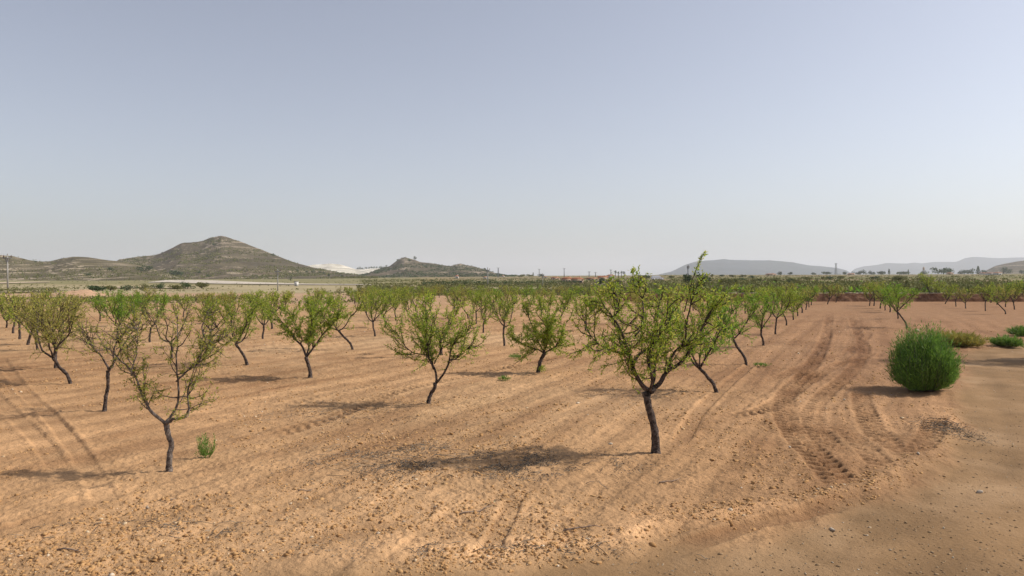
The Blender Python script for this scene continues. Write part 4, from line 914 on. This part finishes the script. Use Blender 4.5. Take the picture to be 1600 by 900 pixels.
def strip(name, top, bot, c, step=2.0):
    """pale track as a sheet draped just above the ground"""
    top = np.array(top, float); bot = np.array(bot, float); px = np.arange(top[0, 0], top[-1, 0] + .1, step); V_ = []
    for p_ in px:
        a = hit(p_, np.interp(p_, bot[:, 0], bot[:, 1])); b = hit(p_, np.interp(p_, top[:, 0], top[:, 1]))
        if b[1] < a[1] + 3: b = (b[0], a[1] + 3, b[2])
        for t_ in np.linspace(0, 1, 6): xx = a[0] + (b[0] - a[0]) * t_; yy = a[1] + (b[1] - a[1]) * t_; V_.append((xx, yy, float(macro(xx, yy)) + .25))
    n = len(px); i = np.arange(n - 1)[:, None]; j = np.arange(5)[None]; F = np.stack([i * 6 + j, (i + 1) * 6 + j, (i + 1) * 6 + j + 1, i * 6 + j + 1], -1).reshape(-1, 4)
    V_ = np.array(V_); cc = np.array(c) * (1 + .4 * fbm(V_[:, 0] / 6, V_[:, 1] / 20, 3, 1))[:, None]; o = mesh_np(name, V_, [F], M['soil'], None, True, {'albedo': cc}); tag(o, kind='structure')
strip('gravel_track', [(232, 441.5), (262, 437.6), (300, 437.8), (340, 438.8), (400, 441.5), (480, 444), (585, 445)], [(232, 442.2), (262, 441.5), (300, 443), (340, 444), (400, 444.8), (480, 445.6), (585, 446)], (.50, .44, .36))
strip('gravel_track', [(-60, 441.6), (0, 441.6), (40, 440.8), (78, 440.6)], [(-60, 444), (0, 443.6), (40, 442.6), (78, 441.5)], (.5, .40, .28))
strip('gravel_track', [(160, 449.2), (212, 449), (300, 451)], [(160, 450.8), (212, 450.6), (300, 452)], (.48, .38, .27))

# ------------------------------------------------------------ stuff nobody could count
def blobs(P, size, k=2):
    """many small angular stones"""
    ico = np.array([(0, 0, 1), (.894, 0, .447), (.276, .851, .447), (-.724, .526, .447), (-.724, -.526, .447), (.276, -.851, .447), (.724, .526, -.447), (-.276, .851, -.447), (-.894, 0, -.447), (-.276, -.851, -.447), (.724, -.526, -.447), (0, 0, -1)])
    F = np.array([(0, 1, 2), (0, 2, 3), (0, 3, 4), (0, 4, 5), (0, 5, 1), (1, 6, 2), (2, 7, 3), (3, 8, 4), (4, 9, 5), (5, 10, 1), (2, 6, 7), (3, 7, 8), (4, 8, 9), (5, 9, 10), (1, 10, 6), (6, 11, 7), (7, 11, 8), (8, 11, 9), (9, 11, 10), (10, 11, 6)])
    n = len(P); V_ = ico[None] * rng.uniform(.4, 1.4, (n, 12, 1)) * (rng.uniform(.6, 1.3, (n, 1, 3)) * [1, 1, .65]) * np.asarray(size)[:, None, None] + P[:, None]
    return V_.reshape(-1, 3), (F[None] + np.arange(n)[:, None, None] * 12).reshape(-1, 3)
def scatter(n, dmin, dmax, road=False, keep=None):
    u = rng.uniform(-.78, .78, n); d = 1 / rng.uniform(1 / dmax, 1 / dmin, n); x = u * d; y = d
    r = in_road(x, y); k = (r > .2) if road else (r < .05)
    if not road:
        for P_, w_, *_ in TRACKS[:8]: k &= (poly_dist(x, y, P_)[0] > w_ * 1.1)
    if keep is not None: k &= keep(x, y)
    x, y = x[k], y[k]; h, _, _, _ = near_surface(x, y); h = h * (1 - sstep(50, 75, np.hypot(x, y))); return np.c_[x, y, h + macro(x, y)]
def clod_mat(name, cols, pos):
    m = mat(name, cols[0], None, rough=.95, spec=.1); t = m.node_tree; g = t.nodes.new('ShaderNodeNewGeometry'); r = t.nodes.new('ShaderNodeValToRGB')
    while len(r.color_ramp.elements) < len(cols): r.color_ramp.elements.new(.5)
    for e, c, p_ in zip(r.color_ramp.elements, cols, pos): e.color = (*c, 1); e.position = p_
    t.links.new(g.outputs['Random Per Island'], r.inputs['Fac']); t.links.new(r.outputs['Color'], t.nodes['Principled BSDF'].inputs['Base Color']); return m
M['clod'] = clod_mat('soil_clods', [(.34, .19, .08), (.42, .24, .105), (.46, .28, .13), (.52, .40, .26), (.60, .50, .38)], (0, .3, .95, .985, 1))
M['pebble'] = clod_mat('road_pebbles', [(.22, .145, .08), (.32, .22, .13), (.48, .40, .30)], (0, .8, 1))
P = scatter(52000, 7, 45, keep=lambda x, y: vn(x * .45, y * .45, 1) * .6 + vn(x * 1.7, y * 1.7, 2) * .5 + .25 * rng.random(len(x)) > .74)
sz = .006 + .026 * rng.random(len(P)) ** 5 + .0007 * P[:, 1]; V_, F_ = blobs(P, sz); tag(mesh_np('soil_clods', V_, [F_], M['clod']), 'loose clods of reddish earth and small stones scattered over the tilled field', 'clods', kind='stuff')
P = scatter(9000, 7, 32, True); sz = .006 + .016 * rng.random(len(P)) ** 4 + .0004 * P[:, 1]; V_, F_ = blobs(P, sz); tag(mesh_np('pebbles', V_, [F_], M['pebble']), 'small pebbles strewn over the dirt road', 'pebbles', kind='stuff')
# clods along the ridge by the road
k = rng.integers(0, len(RIDGE), 1500); q = RIDGE[k] + rng.normal(size=(1500, 2)) * [.22, .16]; h, _, _, _ = near_surface(q[:, 0], q[:, 1]); V_, F_ = blobs(np.c_[q, h], .007 + .026 * rng.random(1500) ** 3); tag(mesh_np('ridge_clods', V_, [F_], M['clod']), 'coarse crumbled clods heaped along the edge of the dirt road', 'clods', kind='stuff')
# dead leaves and prunings
M['litter'] = clod_mat('dead_leaves', [(.10, .085, .07), (.19, .16, .125), (.28, .23, .17)], (0, .5, 1))
M['stick'] = mat('dry_stick', (.16, .11, .08), (.28, .21, .16), 20, .9)
def litter(name, label, px, py, rx, ry, n, tw):
    c = gpt(px, py); q = c + rng.normal(size=(n, 2)) * [rx, ry]; q = q[(vn(q[:, 0] * 2.2, q[:, 1] * 2.2, 1) > .45)]; h, _, _, _ = near_surface(q[:, 0], q[:, 1])
    b = MB(); b.leaves(np.c_[q, h + .012], rng.normal(size=(len(q), 3)) * [1, 1, .3], .038, .006)
    for _ in range(tw):
        p_ = c + rng.normal(size=2) * [rx, ry] * .8; a = random.uniform(0, 6.28); L = random.uniform(.08, .35); e = p_ + np.array([math.cos(a), math.sin(a)]) * L; m_ = (p_ + e) / 2 + rng.normal(size=2) * .02
        PP = [(p_[0], p_[1], near_h(*p_)[0] + .01), (m_[0], m_[1], near_h(*m_)[0] + .03), (e[0], e[1], near_h(*e)[0] + .012)]; b.tube(PP, [.005, .004, .002], 3)
    tag(b.build(name, M['litter']), label, 'leaf litter', kind='stuff')
litter('leaf_litter', 'grey prunings and dead leaves strewn left of the largest tree', 650, 722, 1.0, .75, 6500, 170)
litter('leaf_litter', 'dark dead leaves under the shade of the largest tree', 840, 730, .9, .45, 4000, 60)
litter('leaf_litter', 'dark leaf scraps before the middle trees', 545, 650, 1.2, .7, 1300, 30)
litter('leaf_litter', 'thin twig litter in the left foreground', 250, 835, 1.0, .3, 500, 26)
litter('leaf_litter', 'grey leaf scraps in the foreground at the road edge', 760, 862, 1.2, .18, 900, 16)
litter('leaf_litter', 'dark dry twigs heaped between the round green bush and the road', 1478, 670, .28, .5, 1500, 90)
litter('leaf_litter', 'leaf scraps on the tilled soil behind the middle tree', 880, 600, 2.2, 1.2, 900, 10)
def stick(px, py, px2, py2, lab):
    a = gpt(px, py); b_ = gpt(px2, py2); t = np.linspace(0, 1, 6)[:, None]; q = a + (b_ - a) * t + rng.normal(size=(6, 2)) * .015; h, _, _, _ = near_surface(q[:, 0], q[:, 1]); b = MB(); b.tube(np.c_[q, h + .02], [.010, .010, .009, .008, .006, .003], 6, .3); b.tube([np.r_[q[3], h[3] + .02], np.r_[q[3] + [.06, .05], h[3] + .035]], [.005, .002], 4); tag(b.build('stick', M['stick']), lab, 'stick')
stick(718, 809, 770, 798, 'dry brown stick lying in the middle foreground'); stick(880, 834, 940, 830, 'thin curved pale stick in front of the largest tree'); stick(86, 869, 132, 868, 'short dark stick in the left bottom corner'); stick(1030, 756, 1064, 752, 'short stick just in front of the largest trunk'); stick(466, 771, 486, 768, 'short brown stick left of the middle foreground')
def stone(px, py, r, lab):
    c = gpt(px, py); V_, F_ = blobs(np.array([[c[0], c[1], near_h(*c)[0] + r * .3]]), [r]); tag(mesh_np('stone', V_, [F_], M['cope']), lab, 'stone')
for px, py, r, lab in [(1434, 519, .12, 'white flat stone behind the round green bush'), (1437, 717, .05, 'white stone on the right wheel tracks'), (1236, 703, .04, 'pale stone left of the wheel tracks'), (954, 697, .04, 'pale stone left of the largest trunk'), (266, 784, .04, 'pale stone in front of the nearly leafless tree'), (228, 797, .035, 'small pale stone on the left foreground'), (1303, 825, .04, 'pale stone at the edge of the dirt road'), (1534, 763, .05, 'pale stone on the dirt road')]: stone(px, py, r, lab)

def scrub(name, label, n, fn, m, hmin, hmax, leaves=10, L=.3):
    """small tufts strewn over far ground"""
    P = fn(n); n = len(P); h = rng.uniform(hmin, hmax, n) * (1 if L else 1); b = MB()
    q = np.repeat(P, leaves, 0) + rng.normal(size=(n * leaves, 3)) * np.repeat(h, leaves)[:, None] * [.5, .5, .18] + np.repeat(h, leaves)[:, None] * [0, 0, .35]
    b.leaves(q, rng.normal(size=(n * leaves, 3)) * .6 + [0, 0, .6], np.repeat(h, leaves) * .75, np.repeat(h, leaves) * .2); tag(b.build(name, M[m]), label, 'scrub', kind='stuff')
def field_pts(pxa, pxb, da, db, dens_k=.42, k=1):
    def f(n):
        px = rng.uniform(pxa, pxb, n); d = 1 / rng.uniform(1 / db, 1 / da, n); x = (px - 800) / F_PX * d; q = vn(x / 25, d / 12, k) + .3 * rng.random(n) > dens_k; q &= ~((px > 985) & (d < bank_y(x) + 1)); x, d = x[q], d[q]; return np.c_[x, d, macro(x, d)]
    return f
scrub('scrub', 'low olive scrub and dry grass over the flat ground beyond the orchard at the left', 5000, field_pts(-60, 640, 84, 700, .8), 'olive_leaf', .15, .5)
scrub('scrub', 'green undergrowth over the flat ground beyond the middle rows', 8000, field_pts(560, 1000, 118, 600, .5), 'olive_leaf', .2, .8)
scrub('scrub', 'mixed green scrub over the terraces behind the red wall', 9000, field_pts(985, 1700, 93, 900, .6), 'olive_leaf', .2, .9)
scrub('scrub', 'bright green undergrowth over the terraces behind the red wall', 1500, field_pts(985, 1700, 93, 200, .8, 2), 'leaf_g', .2, .7)
def on_hill(key, dmin=.02):
    def f(n):
        ps, dd, Vh = R[key]; i = (rng.random(n) * (len(dd) - 2) * .99).astype(int); j = rng.integers(0, len(ps) - 1, n); fr = rng.random((n, 1)); fr2 = rng.random((n, 1)); P = (Vh[i, j] * (1 - fr) + Vh[i + 1, j] * fr) * (1 - fr2) + Vh[i, j + 1] * fr2; return P[vn(P[:, 0] / 40, P[:, 2] / 6, 2) > .35]
    return f
scrub('scrub', 'dark low bushes covering the steep hill', 7000, on_hill('main'), 'olive_leaf', .8, 2.6, 7)
scrub('scrub', 'dark low bushes covering the terraced slopes at the left', 5000, on_hill('low'), 'olive_leaf', .6, 2.0, 7)
scrub('scrub', 'dark low bushes covering the rocky knobbed hill', 3500, on_hill('c'), 'dark_leaf', .8, 2.6, 7)

# the shrub outside the frame whose shadow crosses the road
clump('tree', 'tree at the right roadside just outside the view', 'tree', 21.6, 26.6, 0, 2.6, 5.2, 6000, 'dark_leaf', L=.12, trunk=.1)

# ------------------------------------------------------------ haze: closed box of thin air round the whole plain
hm = bpy.data.materials.new('haze'); hm.use_nodes = True; t = hm.node_tree; t.nodes.remove(t.nodes['Principled BSDF']); pv = t.nodes.new('ShaderNodeVolumePrincipled'); pv.inputs['Color'].default_value = (.87, .90, .97, 1); pv.inputs['Density'].default_value = HAZE; pv.inputs['Anisotropy'].default_value = .22
t.links.new(pv.outputs[0], t.nodes['Material Output'].inputs['Volume'])
b = MB(); b.box((0, 0, 290), (60000, 60000, 640)); hz = b.build('haze', hm); tag(hz, 'thin pale dust haze lying over the whole plain', 'haze', kind='stuff')
